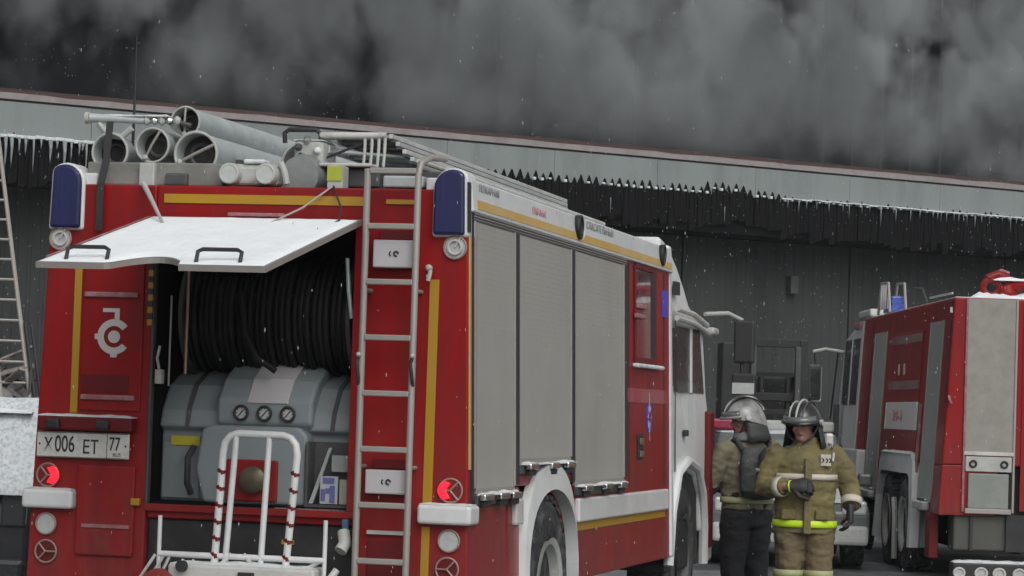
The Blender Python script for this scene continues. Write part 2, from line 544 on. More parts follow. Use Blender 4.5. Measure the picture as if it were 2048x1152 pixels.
# upper level set back behind the parapet
MB().box(U_A, U_B, 4.2, 9, 7.6, 16.0).build('upper_wall', char_up, bld)
for (a, b, top) in ((990, 1058, 250), (1198, 1262, 190), (1938, 2036, 262), (1062, 1120, 240)):
    (ua, _), (ub, zt) = bu(a, 350, 4.1), bu(b, top, 4.1)
    MB().box(ua, ub, 4.06, 4.2, 7.8, 15.5).build('upper_panel', panel_pale, bld, bevel=0.01)
for px in (1646, 1706, 1763, 1822, 1880, 1070, 1268):
    ua, zt = bu(px, 235 + rnd.random() * 60, 3.9)
    MB().box(ua - 0.03, ua + 0.03, 3.88, 3.96, 7.8, 15.0).build('wall_stud', panel_pale if px > 1600 else darkgrey, bld)

# charred corrugated strips hanging under the fascia
sm = MB()
sm.add([(-0.095, 0, -1.05), (0.095, 0, -1.0), (0.10, 0, -0.16), (0.045, 0, -0.03), (0.0, 0, 0.10), (-0.045, 0, -0.03), (-0.10, 0, -0.16),
        (-0.095, 0.05, -1.05), (0.095, 0.05, -1.0), (0.10, 0.05, -0.16), (0.045, 0.05, -0.03), (0.0, 0.05, 0.10), (-0.045, 0.05, -0.03), (-0.10, 0.05, -0.16),
        (0, -0.05, -1.02), (0, -0.05, 0.02)],
       [(13, 12, 11, 10, 9, 8, 7), (0, 14, 15, 4, 5, 6), (14, 1, 2, 3, 4, 15), (0, 7, 8, 1, 14), (0, 6, 13, 7), (1, 8, 9, 2), (2, 9, 10, 3), (3, 10, 11, 4), (4, 11, 12, 5), (5, 12, 13, 6)])
strip_me = sm.mesh('cladding_strip'); strip_me.materials.append(charred)
u_r0, _ = bu(1130, 400)
u_r1, _ = bu(1560, 400)
u = -6.0
k = 0
while u < 33:
    left = u < 3.5
    bump_up = 0.10 if bu(1405, 400)[0] < u < bu(1500, 400)[0] else 0.0
    rise = (0.02 if u < u_r1 else -0.12)
    if u >= u_r1: rise = -0.07
    if left: rise = -0.14
    o = bpy.data.objects.new('cladding_strip', strip_me); COL.objects.link(o); o.parent = bld
    rise += 0.05 * mnoise.noise(Vector((u * 1.1, 0, 0)))
    o.location = (u + rnd.uniform(-.025, .025), -0.03 + rnd.uniform(-.015, .015), 7.06 + rise + bump_up + rnd.uniform(-0.035, 0.035))
    o.scale = (1.06, 1, rnd.uniform(.72, .98)); o.rotation_euler = (0, R(rnd.uniform(-1, 1)), 0)
    u += 0.213; k += 1
# snow ledge lumps on the strips' shoulders
vs = []; mbs = MB()
u = u_r0 - 1.0
while u < 33:
    z = 7.045 + 0.02 * rnd.random() + (0.1 if bu(1405, 400)[0] < u < bu(1500, 400)[0] else 0) - (0.02 if u > u_r1 else 0)
    if rnd.random() < .8: mbs.box(u + 0.07, u + 0.15, -0.07, 0.0, z - 0.05 - 0.03 * rnd.random(), z - .01)
    u += 0.213
u = -6.0
while u < 3.5:
    z = 7.0 + 0.03 * rnd.random()
    mbs.box(u, u + 0.21, -0.12, 0.0, z - 0.07, z); u += 0.213
o = mbs.build('snow_ledge', snow_dirty, bld, bevel=0.012)
o['kind'] = 'stuff'
mbs = MB()
u = u_r1
while u < 33:
    z = 7.03 + 0.02 * rnd.random()
    mbs.box(u, u + 0.3, -0.10, -0.0, z - 0.02 - .02 * rnd.random(), z); u += 0.3
mbs.build('snow_edge', snow_dirty, bld)
ic = MB().tube([(0, 0, 0), (0.005, 0, -0.35), (0, 0, -0.75), (0, 0, -1)], [0.03, 0.021, 0.011, 0.002], 6)
ice_me = ic.mesh('icicle'); ice_me.materials.append(ice); ice_me.shade_smooth()


def icicle(u, z, L, y=-0.11, w=1.0):
    o = bpy.data.objects.new('icicle', ice_me); COL.objects.link(o); o.parent = bld
    o.location = (u, y, z); o.scale = (w, w, L)


u = bu(1555, 400)[0]
while u < 32:
    icicle(u, 6.99, rnd.uniform(0.08, 0.5) * (1 if rnd.random() < .3 else .5), w=rnd.uniform(0.3, 0.7)); u += rnd.uniform(0.06, 0.5)
u = -3.0
while u < 3.4:
    icicle(u, 6.96, rnd.uniform(0.2, 0.75), y=-0.13, w=rnd.uniform(0.8, 1.7)); u += rnd.uniform(0.07, 0.24)
u = u_r0
while u < u_r1:
    if rnd.random() < .2: icicle(u, 6.7, rnd.uniform(0.2, 0.4), w=0.4)
    u += 0.3
# scorched wall lamp on the lower wall
(lx, lz) = bu(1588, 560, 1.3)
MB().box(lx - .12, lx + .12, 1.25, 1.5, lz - .35, lz + .1).build('wall_light', darkgrey, bld, bevel=.02)


# ------------------------------------------------------------------ smoke
def smoke(name, x0, x1, y0, y1, z0, z1, dens, sc, lo, hi, zlo, zhi, col):
    mb = MB().box(x0, x1, y0, y1, z0, z1)
    m = bpy.data.materials.new(name + '_volume'); m.use_nodes = True
    t = m.node_tree; t.nodes.clear()
    out = t.nodes.new('ShaderNodeOutputMaterial')
    v = t.nodes.new('ShaderNodeVolumePrincipled')
    v.inputs['Color'].default_value = (*col, 1)
    v.inputs['Anisotropy'].default_value = 0.0
    tc = t.nodes.new('ShaderNodeTexCoord')
    mp = t.nodes.new('ShaderNodeMapping'); mp.inputs['Scale'].default_value = (1.15, 1, 0.72); mp.inputs['Rotation'].default_value = (0, R(-25), 0)
    wn = t.nodes.new('ShaderNodeTexNoise'); wn.inputs['Scale'].default_value = sc * 1.1; wn.inputs['Detail'].default_value = 4
    wadd = t.nodes.new('ShaderNodeMixRGB'); wadd.blend_type = 'ADD'; wadd.inputs[0].default_value = 1.0
    wsc = t.nodes.new('ShaderNodeMixRGB'); wsc.blend_type = 'MULTIPLY'; wsc.inputs[0].default_value = 1.0; wsc.inputs[2].default_value = (1.5, 1.5, 1.5, 1)
    vo = t.nodes.new('ShaderNodeTexVoronoi'); vo.feature = 'SMOOTH_F1'; vo.inputs['Scale'].default_value = sc * 1.25; vo.inputs['Smoothness'].default_value = .55
    vo.inputs['Detail'].default_value = 2.0; vo.inputs['Roughness'].default_value = .5
    n = t.nodes.new('ShaderNodeTexNoise'); n.inputs['Scale'].default_value = sc * .42; n.inputs['Detail'].default_value = 3
    sub = t.nodes.new('ShaderNodeMath'); sub.operation = 'SUBTRACT'
    vm = t.nodes.new('ShaderNodeMath'); vm.operation = 'MULTIPLY'; vm.inputs[1].default_value = .46
    ad = t.nodes.new('ShaderNodeMath'); ad.operation = 'ADD'; ad.inputs[1].default_value = .36
    mr = t.nodes.new('ShaderNodeMapRange'); mr.interpolation_type = 'SMOOTHSTEP'
    mr.inputs['From Min'].default_value = lo; mr.inputs['From Max'].default_value = hi
    sx = t.nodes.new('ShaderNodeSeparateXYZ')
    zr = t.nodes.new('ShaderNodeMapRange'); zr.inputs['From Min'].default_value = zlo; zr.inputs['From Max'].default_value = zhi
    zr.inputs['To Min'].default_value = 0.04; zr.inputs['To Max'].default_value = 1.0
    a = t.nodes.new('ShaderNodeMath'); a.operation = 'MULTIPLY'
    b = t.nodes.new('ShaderNodeMath'); b.operation = 'MULTIPLY'; b.inputs[1].default_value = dens
    L = t.links.new
    L(tc.outputs['Object'], mp.inputs[0]); L(mp.outputs[0], wn.inputs['Vector']); L(mp.outputs[0], n.inputs['Vector'])
    L(wn.outputs['Color'], wsc.inputs[1]); L(mp.outputs[0], wadd.inputs[1]); L(wsc.outputs[0], wadd.inputs[2]); L(wadd.outputs[0], vo.inputs['Vector'])
    L(vo.outputs['Distance'], vm.inputs[0]); L(n.outputs['Fac'], sub.inputs[0]); L(vm.outputs[0], sub.inputs[1]); L(sub.outputs[0], ad.inputs[0]); L(ad.outputs[0], mr.inputs['Value'])
    L(tc.outputs['Object'], sx.inputs[0]); L(sx.outputs['Z'], zr.inputs['Value'])
    L(mr.outputs[0], a.inputs[0]); L(zr.outputs[0], a.inputs[1]); 
    xr = t.nodes.new('ShaderNodeMapRange'); xr.inputs['From Min'].default_value = 2; xr.inputs['From Max'].default_value = 22
    xr.inputs['To Min'].default_value = 0.55; xr.inputs['To Max'].default_value = 1.25
    c_ = t.nodes.new('ShaderNodeMath'); c_.operation = 'MULTIPLY'
    L(sx.outputs['X'], xr.inputs['Value']); L(a.outputs[0], c_.inputs[0]); L(xr.outputs[0], c_.inputs[1])
    L(c_.outputs[0], b.inputs[0]); L(b.outputs[0], v.inputs['Density'])
    L(v.outputs[0], out.inputs['Volume'])
    o = mb.build(name, m)
    o.location = (BX, BY, 0); o.rotation_euler = (0, 0, BANG)
    return o


s1 = smoke('smoke', -24, 56, 0.7, 4.1, 7.9, 15.9, 3.6, 0.50, 0.385, 0.63, 8.2, 11.2, (0.54, 0.575, 0.585))
tag(s1, 'grey smoke billowing over the roof edge of the burning warehouse', 'smoke', kind='stuff')


# ------------------------------------------------------------------ fire engine in front
K1, ZR = 0.033, 1.2


def hw(z, k=K1):
    return 1.25 - k * (z - ZR)


def sidebox(mb, y0, y1, z0, z1, o0, o1, s=1, k=K1):
    """slab lying on the tapering flank between offsets o0 (inner) and o1 (outer)"""
    def X(z, o): return s * (hw(z, k) + o)
    mb.hexa([(X(z0, o0), y0, z0), (X(z0, o1), y0, z0), (X(z0, o1), y1, z0), (X(z0, o0), y1, z0),
             (X(z1, o0), y0, z1), (X(z1, o1), y0, z1), (X(z1, o1), y1, z1), (X(z1, o0), y1, z1)])
    return mb


def sideprism(mb, poly, o0, o1, s=1, k=K1):
    n = len(poly)
    vs = [(s * (hw(z, k) + o0), y, z) for y, z in poly] + [(s * (hw(z, k) + o1), y, z) for y, z in poly]
    fs = [tuple(range(n)), tuple(reversed(range(n, 2 * n)))] + [(i, i + n, (i + 1) % n + n, (i + 1) % n) for i in range(n)]
    mb.add(vs, fs)
    return mb


def make_wheel(parent, y, s, r=0.575, w=0.34, z=0.575, rim_m=None, x_out=1.18):
    c = (s * (x_out - w / 2), y, z)
    h = w / 2
    wh = MB().lathe([(-h * .7, r * .5), (-h, r * .62), (-h, r * .9), (-h * .8, r), (h * .8, r), (h, r * .9), (h, r * .62), (h * .7, r * .5)], (0, 0, 0), 0, 48).build('wheel', tyre_m, parent, smooth=True)
    wh.location = c
    blocks = MB()
    for i in range(30):
        a = 2 * math.pi * i / 30
        for sx in (-1, 1):
            b = MB().box(0.02 * sx, h * .92 * sx, -0.035, 0.035, r - .005, r + .022)
            ca, sa = math.cos(a + sx * .05), math.sin(a + sx * .05)
            blocks.add([(v[0], v[1] * ca - v[2] * sa, v[1] * sa + v[2] * ca) for v in b.v], b.f)
    blocks.build('tread', tyre_m, wh)
    MB().lathe([(-.02, r * .50), (s * h * 1.0, r * .57), (s * h * 1.10, r * .60), (s * h * 1.02, r * .53), (s * h * .2, r * .45)], (0, 0, 0), 0, 40).build('rim', rim_m or greybox, wh, smooth=True)
    MB().lathe([(0, r * .3), (s * h * .5, r * .27), (s * h * .62, r * .2), (s * h * .66, 0.02)], (0, 0, 0), 0, 24).build('hub', darkgrey, wh, smooth=True)
    return wh


eng = empty('fire_engine', (F1.o.x, F1.o.y, 0), -F1.a, 'large red and white fire engine with its snow-covered rear hatch raised over a hose reel', 'fire engine')

ZT = 2.86          # roof
CY = 0.9           # depth of the rear compartment
# body shell
b = MB()
yA, yB = CY, 4.55
b.hexa([(-hw(1.24), yA, 1.24), (hw(1.24), yA, 1.24), (hw(1.24), yB, 1.24), (-hw(1.24), yB, 1.24),
        (-hw(ZT), yA, ZT), (hw(ZT), yA, ZT), (hw(ZT), yB, ZT), (-hw(ZT), yB, ZT)])
# pillars and beam of the rear
for s, x in ((-1, -0.58), (1, 0.62)):
    b.hexa([(x, 0, .55), (s * hw(.55), 0, .55), (s * hw(.55), CY, .55), (x, CY, .55),
            (x, 0, 2.86), (s * hw(2.86), 0, 2.86), (s * hw(2.86), CY, 2.86), (x, CY, 2.86)])
b.box(-0.58, 0.62, 0, CY, 2.66, 2.86)
b.box(-0.58, 0.62, 0.02, CY, 1.02, 1.10)
b.build('body', red, eng, bevel=0.012)
# crew compartment
cb = MB()
cb.hexa([(-hw(.62), 4.55, .62), (hw(.62), 4.55, .62), (hw(.62), 6.25, .62), (-hw(.62), 6.25, .62),
         (-hw(ZT), 4.55, ZT), (hw(ZT), 4.55, ZT), (hw(ZT), 6.25, ZT), (-hw(ZT), 6.25, ZT)])
cb.build('crew_cabin', red, eng, bevel=0.012)
# lower side panel behind rear wheel to the cab
for s in (-1, 1):
    sidebox(MB(), 2.78, 4.55, .62, 1.236, -0.5, 0.0, s).build('lower_panel', red, eng, bevel=0.01)
    sidebox(MB(), 0.95, 1.24, .50, 1.236, -0.4, -0.001, s).build('lower_panel', red, eng, bevel=0.01)
MB().box(-.45, .45, 0.3, 8.0, .55, 1.0).build('chassis', black, eng)

# rear face ---------------------------------------------------------------
e_ = MB()   # raised panel frames on the left pillar
e_.box(-0.985, -0.63, -0.012, 0, 1.60, 2.52)
e_.build('pillar_panel', red, eng, bevel=0.006)
for z in (2.245, 1.675):
    MB().box(-0.975, -0.66, -0.03, -0.012, z - .014, z + .014).build('pillar_ledge', red_lite, eng, bevel=0.005)
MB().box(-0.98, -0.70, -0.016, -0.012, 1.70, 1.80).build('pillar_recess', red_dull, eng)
MB().box(-0.98, -0.64, -0.022, -0.0, .80, 1.30).build('lower_pillar_panel', red, eng, bevel=0.01)
MB().box(-0.94, -0.66, -0.03, -0.022, .955, .975).build('pillar_ledge', red_lite, eng)
MB().box(-1.042, -1.0, -0.006, 0.0, 1.585, 2.52).build('yellow_stripe', yellow, eng)
MB().box(1.0, 1.052, -0.006, 0.0, 1.16, 2.37).build('yellow_stripe', yellow, eng)
MB().box(1.0, 1.045, -0.006, 0.0, .55, 1.035).build('yellow_stripe', yellow, eng)
MB().box(-0.535, 0.645, -0.008, 0.0, 2.762, 2.812).build('yellow_stripe', yellow, eng)
MB().box(0.74, 0.90, -0.012, 0.0, 2.775, 2.80).build('yellow_stripe', yellow, eng)
sidebox(MB(), 0.012, 0.05, 1.35, 2.62, 0.0, 0.006).build('edge_tape', yellow_side, eng)
sidebox(MB(), 0.052, 0.085, 1.15, 2.75, 0.0, 0.012).build('edge_seal', black, eng)
# opening surround
for x0, x1, z0, z1 in ((0.575, 0.62, 1.10, 2.66), (-0.58, -0.565, 1.10, 2.66), (-0.58, 0.62, 1.06, 1.10)):
    MB().box(x0, x1, -0.014, 0.03, z0, z1).build('opening_frame', red if x0 > 0 or z1 < 2 else darkgrey, eng, bevel=0.004)
# lining of the compartment
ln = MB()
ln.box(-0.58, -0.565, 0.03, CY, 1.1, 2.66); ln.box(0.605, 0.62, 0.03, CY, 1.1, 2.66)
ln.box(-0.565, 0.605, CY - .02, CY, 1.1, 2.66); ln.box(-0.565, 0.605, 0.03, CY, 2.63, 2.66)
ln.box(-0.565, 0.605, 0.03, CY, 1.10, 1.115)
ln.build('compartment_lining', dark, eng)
# warning tape hanging on the left edge of the opening
tp = MB()
for i in range(10):
    tp.m = i % 2
    tp.box(-0.60, -0.572, -0.03, -0.016, 2.08 + i * .034, 2.114 + i * .034)
tp.build('warning_tape', [yellow, ink], eng)
MB().box(-0.655, -0.605, -0.04, 0, 1.085, 1.125).build('side_marker', yellow, eng, bevel=0.006)
MB().tube([(-.49, .05, 2.25), (-.49, .05, 1.75)], .006, 6).build('hanging_strap', alu, eng)
hk = MB().box(-.555, -.515, 0.0, .05, 1.76, 1.84); hk.tube([(-.53, .0, 1.84), (-.54, -.01, 1.9), (-.53, 0, 1.97)], .009, 6)
hk.build('side_latch', greybox, eng, bevel=0.004)

# wrench emblem
em = MB()
cx, cz, r0, r1 = -0.795, 2.012, 0.060, 0.098
o_, i_ = arc(cx, cz, r1, 38, 322, 30), arc(cx, cz, r0, 38, 322, 30)
for i in range(30):
    em.prism([o_[i], o_[i + 1], i_[i + 1], i_[i]], 1, -0.017, -0.012)
em.prism(arc(cx, cz, 0.035, 0, 349, 31), 1, -0.017, -0.012)
em.box(cx + 0.0, cx + 0.028, -0.017, -0.012, cz + r1 - .004, cz + .158)
em.box(cx - 0.07, cx + 0.0, -0.017, -0.012, cz + .136, cz + .158)
em.box(cx - r1 - .015, cx - r1 + .004, -0.017, -0.012, cz - .015, cz + .015)
em.box(cx - .018, cx + .02, -0.017, -0.012, cz - r1 - .016, cz - r1 + .004)
em.build('wrench_emblem', badge, eng)

# number plate under its shelf
sh = MB().box(-1.20, -0.645, -0.09, 0, 1.49, 1.565)
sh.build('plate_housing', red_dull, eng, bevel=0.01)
lumpy('shelf_snow', snow_dirty, eng, -1.20, -0.645, -0.09, 0.0, 1.566, 0.016, 24, 6, 3.0)
for x in (-1.10, -0.81):
    MB().box(x - .04, x + .04, -0.12, -0.085, 1.495, 1.55).build('plate_lamp', black, eng, bevel=0.012)
pl = MB().box(-1.215, -0.672, -0.045, -0.03, 1.335, 1.478).build('number_plate', plate_m, eng, bevel=0.006)
PR = (R(90), 0, 0)
text_mesh('Х', 0.105, 'plate_letter', ink, pl, (-1.172, -0.046, 1.368), PR, .001, .74, bold=.0012)
text_mesh('006', 0.128, 'plate_number', ink, pl, (-1.108, -0.046, 1.368), PR, .001, .62, bold=.0012)
text_mesh('ЕТ', 0.105, 'plate_letter', ink, pl, (-0.945, -0.046, 1.362), PR, .001, .74, bold=.0012)
text_mesh('77', 0.105, 'plate_number', ink, pl, (-0.788, -0.046, 1.384), PR, .001, .62, bold=.0012)
text_mesh('RUS', 0.030, 'plate_letter', ink, pl, (-0.765, -0.046, 1.349), PR, .001, .9)
bd = MB()
for (x0, x1, z0, z1) in ((-1.212, -.676, 1.472, 1.475), (-1.212, -.676, 1.338, 1.341), (-.802, -.799, 1.341, 1.472)):
    bd.box(x0, x1, -0.0465, -0.0455, z0, z1)
bd.build('plate_border', ink, pl)
for x in (-1.197, -.692):
    MB().lathe([(-.0485, .004), (-.046, .006)], (x, 0, 1.408), 1, 10).build('plate_screw', ink, pl)


def lamp(parent, x, z, r, kind, y=-0.0, name='rear_lamp'):
    rt = MB().torus((x, y - .012, z), r, .006, 1, 32, 8).build(name, ring_m, parent, smooth=True)
    MB().lathe([(y - .012, .001), (y - .012, r * .92), (y, r * .95)], (x, 0, z), 1, 32).build('housing', {'white': lens_white, 'lit': tail_off, 'round': lens_white, 'off': tail_off, 'spoke': red_dull}[kind], rt, smooth=True)
    if kind in ('round', 'spoke', 'lit', 'off'):
        sp = MB()
        for a in ((62,) if kind == 'round' else (0, 132, 228) if x < 0 else (180, 48, 312)):
            sp.tube([(x, y - .022, z), (x + r * math.cos(R(a)), y - .018, z + r * math.sin(R(a)))], .0055, 6)
        sp.build('guard', ring_m if kind != 'round' else badge, rt)
    if kind == 'round':
        MB().torus((x, y - .02, z), r * .6, .008, 1, 24, 6).build('inner_ring', badge, rt, smooth=True)
    return rt


for s, zz in ((-1, 2.552), (1, 2.546)):
    lamp(eng, s * 1.135, zz, .062, 'round', name='marker_lamp')
# lit tail lamps: a glowing crescent in a guarded round lamp
for s, off in ((-1, .018), (1, -.018)):
    rt = lamp(eng, s * 1.155, 1.235, .064, 'lit', name='tail_lamp')
    pts = []
    a, bq = (-1, 1)
    sg = 1 if s < 0 else -1
    outer = arc(s * 1.155 + off, 1.235, .050, -75, 75, 14)
    outer = [(s * 1.155 + off + sg * (x - (s * 1.155 + off)), z) for x, z in outer]
    inner = [(s * 1.155 + off - sg * .018, 1.235 + .040), (s * 1.155 + off + sg * .008, 1.235), (s * 1.155 + off - sg * .018, 1.235 - .040)]
    MB().prism(outer + inner, 1, -.03, -.0135).build('lit_lens', tail_lit, rt, bevel=0.003)
for s in (-1, 1):
    lamp(eng, s * 1.155, .965, .058, 'white', name='reversing_lamp')
    lamp(eng, s * 1.15, .812, .062, 'spoke', name='fog_lamp')
# white bumper corners
for s in (-1, 1):
    bc = MB()
    x0, x1 = sorted((s * 0.985, s * 1.285))
    bc.box(x0, x1, -0.07, 0.14, 1.052, 1.158)
    bc.build('bumper_corner', white, eng, bevel=0.02, segs=3)
    lumpy('bumper_snow', snow_dirty, eng, x0 + .01, x1 - .01, -0.06, 0.1, 1.159, 0.012, 12, 6, s * 2.0)
# blue corner beacons in white arched housings
for s in (-1, 1):
    cxb = s * 1.115
    hd = MB()
    prof = [(cxb - .112, 2.60)] + [(cxb + .112 * math.cos(a), 2.865 + .112 * math.sin(a)) for a in [math.pi - math.pi * i / 14 for i in range(15)]] + [(cxb + .112, 2.60)]
    prof = [(min(max(x, -hw(z) - .006), hw(z) + .006), z) for x, z in prof]
    hd.prism(prof, 1, -0.02, 0.16)
    hs_ = hd.build('beacon', white, eng, bevel=0.02, segs=3)
    prof2 = [(cxb - .101, 2.612)] + [(cxb + .101 * math.cos(a), 2.865 + .101 * math.sin(a)) for a in [math.pi - math.pi * i / 14 for i in range(15)]] + [(cxb + .101, 2.612)]
    prof2 = [(min(max(x, -hw(z) + .012), hw(z) - .012), z) for x, z in prof2]
    MB().prism(prof2, 1, -0.05, -0.012).build('lens', blue, hs_, bevel=0.018, segs=3)
    if s > 0:
        sidebox(MB(), -0.02, 0.02, 2.63, 2.90, 0.0, 0.012).build('seal', ink, hs_)

# raised hatch -------------------------------------------------------------
hinge_z, hinge_y = 2.655, -0.03
HL, drop = 1.62, 0.345
ha = math.atan2(drop, HL)
hat = MB()
XL, XR = -0.585, 0.615
XL2, XR2 = -0.60, 0.60


def hp(u, v, h=0.0):      # u across 0..1, v outward 0..1
    x = (XL + (XR - XL) * u) * (1 - v) + (XL2 + (XR2 - XL2) * u) * v
    return (x, hinge_y - v * HL + h * math.sin(-ha), hinge_z - v * drop + h * math.cos(ha))


front = []
N = 40
for i in range(N + 1):
    u = i / N
    if u < .32: v = 1.0
    elif u < .62:
        w = (u - .32) / .30
        v = 1.0 - .135 * math.sin(math.pi * min(1, w * .93)) ** .8
    else: v = 1.0
    front.append((u, v))
top = [hp(u, v, 0.03) for u, v in front]; bot = [hp(u, v, 0.0) for u, v in front]
tb = [hp(u, 0, 0.03) for u, v in front]; bb = [hp(u, 0, 0.0) for u, v in front]
n1 = N + 1
fs = []
for i in range(N):
    fs += [(i, i + 1, 2 * n1 + i + 1, 2 * n1 + i), (n1 + i, 3 * n1 + i, 3 * n1 + i + 1, n1 + i + 1), (i, n1 + i, n1 + i + 1, i + 1), (2 * n1 + i, 2 * n1 + i + 1, 3 * n1 + i + 1, 3 * n1 + i)]
fs += [(0, 2 * n1, 3 * n1, n1), (N, n1 + N, 3 * n1 + N, 2 * n1 + N)]
hat.add(top + bot + tb + bb, fs)
hatch = hat.build('rear_hatch', alu, eng)
# red skin edge + snow lying on it
MB().hexa([hp(-.012, .02, 0), hp(0, .02, 0), hp(0, .9, 0), hp(-.012, .9, 0), hp(-.012, .02, .035), hp(0, .02, .035), hp(0, .9, .035), hp(-.012, .9, .035)]).build('edge_trim', red_lite, hatch)
sn = MB()
gx, gy = 40, 26
vs = []
for i in range(gx + 1):
    u = i / gx
    vmax = front[min(N, round(u * N))][1] - .006
    for j in range(gy + 1):
        v = .02 + (vmax - .02) * j / gy
        e = min(1, min(i, gx - i) / 1.6, min(j, gy - j) / 1.2)
        h = .032 + e * (.012 + .006 * mnoise.noise(Vector((u * 5, v * 6, 1))) + .003 * mnoise.noise(Vector((u * 24, v * 30, 2))))
        uu = min(.99, max(.012, u))
        vs.append(hp(uu, v, h))
sn.add(vs, [(i * (gy + 1) + j, (i + 1) * (gy + 1) + j, (i + 1) * (gy + 1) + j + 1, i * (gy + 1) + j + 1) for i in range(gx) for j in range(gy)])
sn.build('hatch_snow', snowm, hatch, smooth=True)
for u0, u1 in ((.115, .295), (.685, .875)):
    p = [Vector(hp(u0, .965, .035)), Vector(hp(u0, .945, .085)), Vector(hp(u0 + .02, .94, .095)), Vector(hp(u1 - .02, .94, .095)), Vector(hp(u1, .945, .085)), Vector(hp(u1, .965, .035))]
    MB().tube(p, .011, 8).build('handle', ink, hatch, smooth=True)
MB().box(-.14, .18, hinge_y - .05, hinge_y + .0, hinge_z + .035, hinge_z + .055).build('hinge', red_lite, hatch, bevel=0.005)
# brackets and gas struts
for xb, tgt, mm in ((-0.655, (.27, .18), greybox), (0.435, (.80, .16), lime_dull)):
    br = MB().box(xb - .045, xb + .045, 0.02, 0.14, 2.83, 2.985)
    bro = br.build('strut_bracket', mm if mm is greybox else greybox, eng, bevel=0.008)
    if mm is not greybox:
        MB().box(xb - .042, xb + .042, 0.012, 0.02, 2.90, 2.98).build('reflector', mat('lime_label', (0.33, 0.36, 0.03), 0.6), bro)
        MB().tube([(xb, 0.0, 2.87), (xb - .14, -.10, 2.74), (xb - .28, -.3, 2.63)], .006, 6).build('strut', alu, bro, smooth=True)
        MB().tube([(xb, 0.0, 2.87), (xb + .07, -.08, 2.75), (xb + .10, -.2, 2.67), (xb + .05, -.35, 2.60)], .006, 6).build('strut', ink, bro, smooth=True)
    else:
        MB().tube([(xb, -0.02, 2.865), (xb + .13, -.2, 2.74), (xb + .28, -.42, 2.60)], [.016, .012, .007], 8).build('strut', greybox, bro, smooth=True)
MB().box(-.55, -.42, .03, .2, 2.86, 2.93).build('strut_motor', darkgrey, eng, bevel=.01)

# access ladder ------------------------------------------------------------
ldr = MB()
lad = MB().tube([(0.672, -.14, .50), (0.668, -.14, 2.955)], .019, 12).build('rear_ladder', alu, eng, smooth=True)
MB().tube([(0.955, -.14, .50), (0.952, -.14, 2.93), (0.958, -.12, 2.99), (0.985, -.02, 3.03), (1.03, .12, 3.035)], .019, 12).build('rail', alu, lad, smooth=True)
rung_me = None
for i in range(9):
    z = 2.945 - .3 * i
    if rung_me is None:
        r_ = MB().box(-.13, .13, -.018, .018, -.016, .016)
        o = r_.build('rung', alu, lad, bevel=.006)
        rung_me = o; o.location = (.8115, -.14, z)
    elif z > .5:
        dup(rung_me, lad, (.8115, -.14, z))
for z in (2.3, 1.35):
    for x in (.67, .953):
        MB().tube([(x, -.14, z), (x, 0, z)], .012, 8).build('standoff', alu, lad)
for x in (.662, .962):
    hk = MB().tube([(x, -.165, 1.95), (x - .012, -.17, 1.91), (x, -.17, 1.83), (x, -.15, 1.79)], .010, 6)
    hk.build('hook', ink, lad, smooth=True)
    MB().lathe([(-.19, .006), (-.18, .014), (-.165, .006)], (x, 0, 1.95), 1, 10).build('bolt', greybox, lad, smooth=True)
for z0, z1 in ((2.425, 2.575), (1.205, 1.335)):
    bx = MB().box(.70, .935, -.10, -.0, z0, z1).build('locker_plate', lightgrey, eng, bevel=.008)
    for xx in (-.022, .004):
        ar = MB().torus((.8175 + xx + .009, -.102, (z0 + z1) / 2), .011, .004, 1, 14, 6, R(100), R(260)) if xx < 0 else MB().torus((.8175 + xx + .009, -.102, (z0 + z1) / 2), .012, .005, 1, 14, 6, R(0), R(300))
        ar.build('latch', ink, bx)
    MB().box(.72, .915, -.03, -.002, z1 + .008, z1 + .055).build('recess', red_dull, eng)
MB().box(.70, .94, -.03, -.006, .985, 1.005).build('step_ledge', greybox, eng)
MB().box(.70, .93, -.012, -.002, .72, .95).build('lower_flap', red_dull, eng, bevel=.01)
# small valve & marker left of the ladder
MB().tube([(.58, -.06, .99), (.60, -.10, .93), (.585, -.13, .89)], .035, 12).build('hose_coupling', greybox, eng, smooth=True)
MB().box(.565, .60, -.06, -.02, 1.0, 1.06).build('coupling_cap', mat('blue_plastic', (.05, .12, .2), .5), eng, bevel=.01)
MB().box(.618, .65, -.02, 0, .90, 1.08).build('yellow_stripe', yellow, eng)
MB().tube([(1.005, -.03, 2.43), (1.01, -.05, 2.40), (1.0, -.05, 2.36)], .012, 8).build('coat_hook', greybox, eng, smooth=True)
MB().lathe([(-.06, .008), (-.045, .02), (-.01, .016)], (1.0, 0, 2.43), 1, 12).build('hook_knob', greybox, eng, smooth=True)

# hose reel ----------------------------------------------------------------
reel = MB().lathe([(-.46, .12), (.50, .12)], (0, .50, 2.17), 0, 20).build('hose_reel', darkgrey, eng, smooth=True)
for x in (-.47, .50):
    MB().lathe([(-.012, .36), (.012, .36)], (x, .50, 2.17), 0, 40).build('flange', darkgrey, reel)
hose_r = mat('black_hose', (0.007, 0.007, 0.0075), 0.65, var=0.4, spec=.25, dirt=(.03, .03, .03), dirt_amt=.5, dscale=5)
hz = MB()
for i in range(26):
    x = -.44 + i * .0365
    hz.torus((x, .50, 2.17), .315 + .012 * math.sin(i * 2.1), .019, 0, 40, 8)
hz.build('coiled_hose', hose_r, reel, smooth=True)
MB().tube([(-.12, .16, 2.28), (-.08, .12, 2.05), (.0, .10, 1.92), (.10, .14, 1.85)], .018, 10).build('hose_end', hose_r, reel, smooth=True)
nz = MB().tube([(.5, .1, 2.48), (.52, .08, 2.3), (.545, .07, 2.15)], .012, 8); nz.build('hose_guide', alu_wet, eng, smooth=True)
MB().tube([(-.42, .12, 2.4), (-.42, .12, 1.82)], .009, 6).build('reel_strap', ring_m, eng)

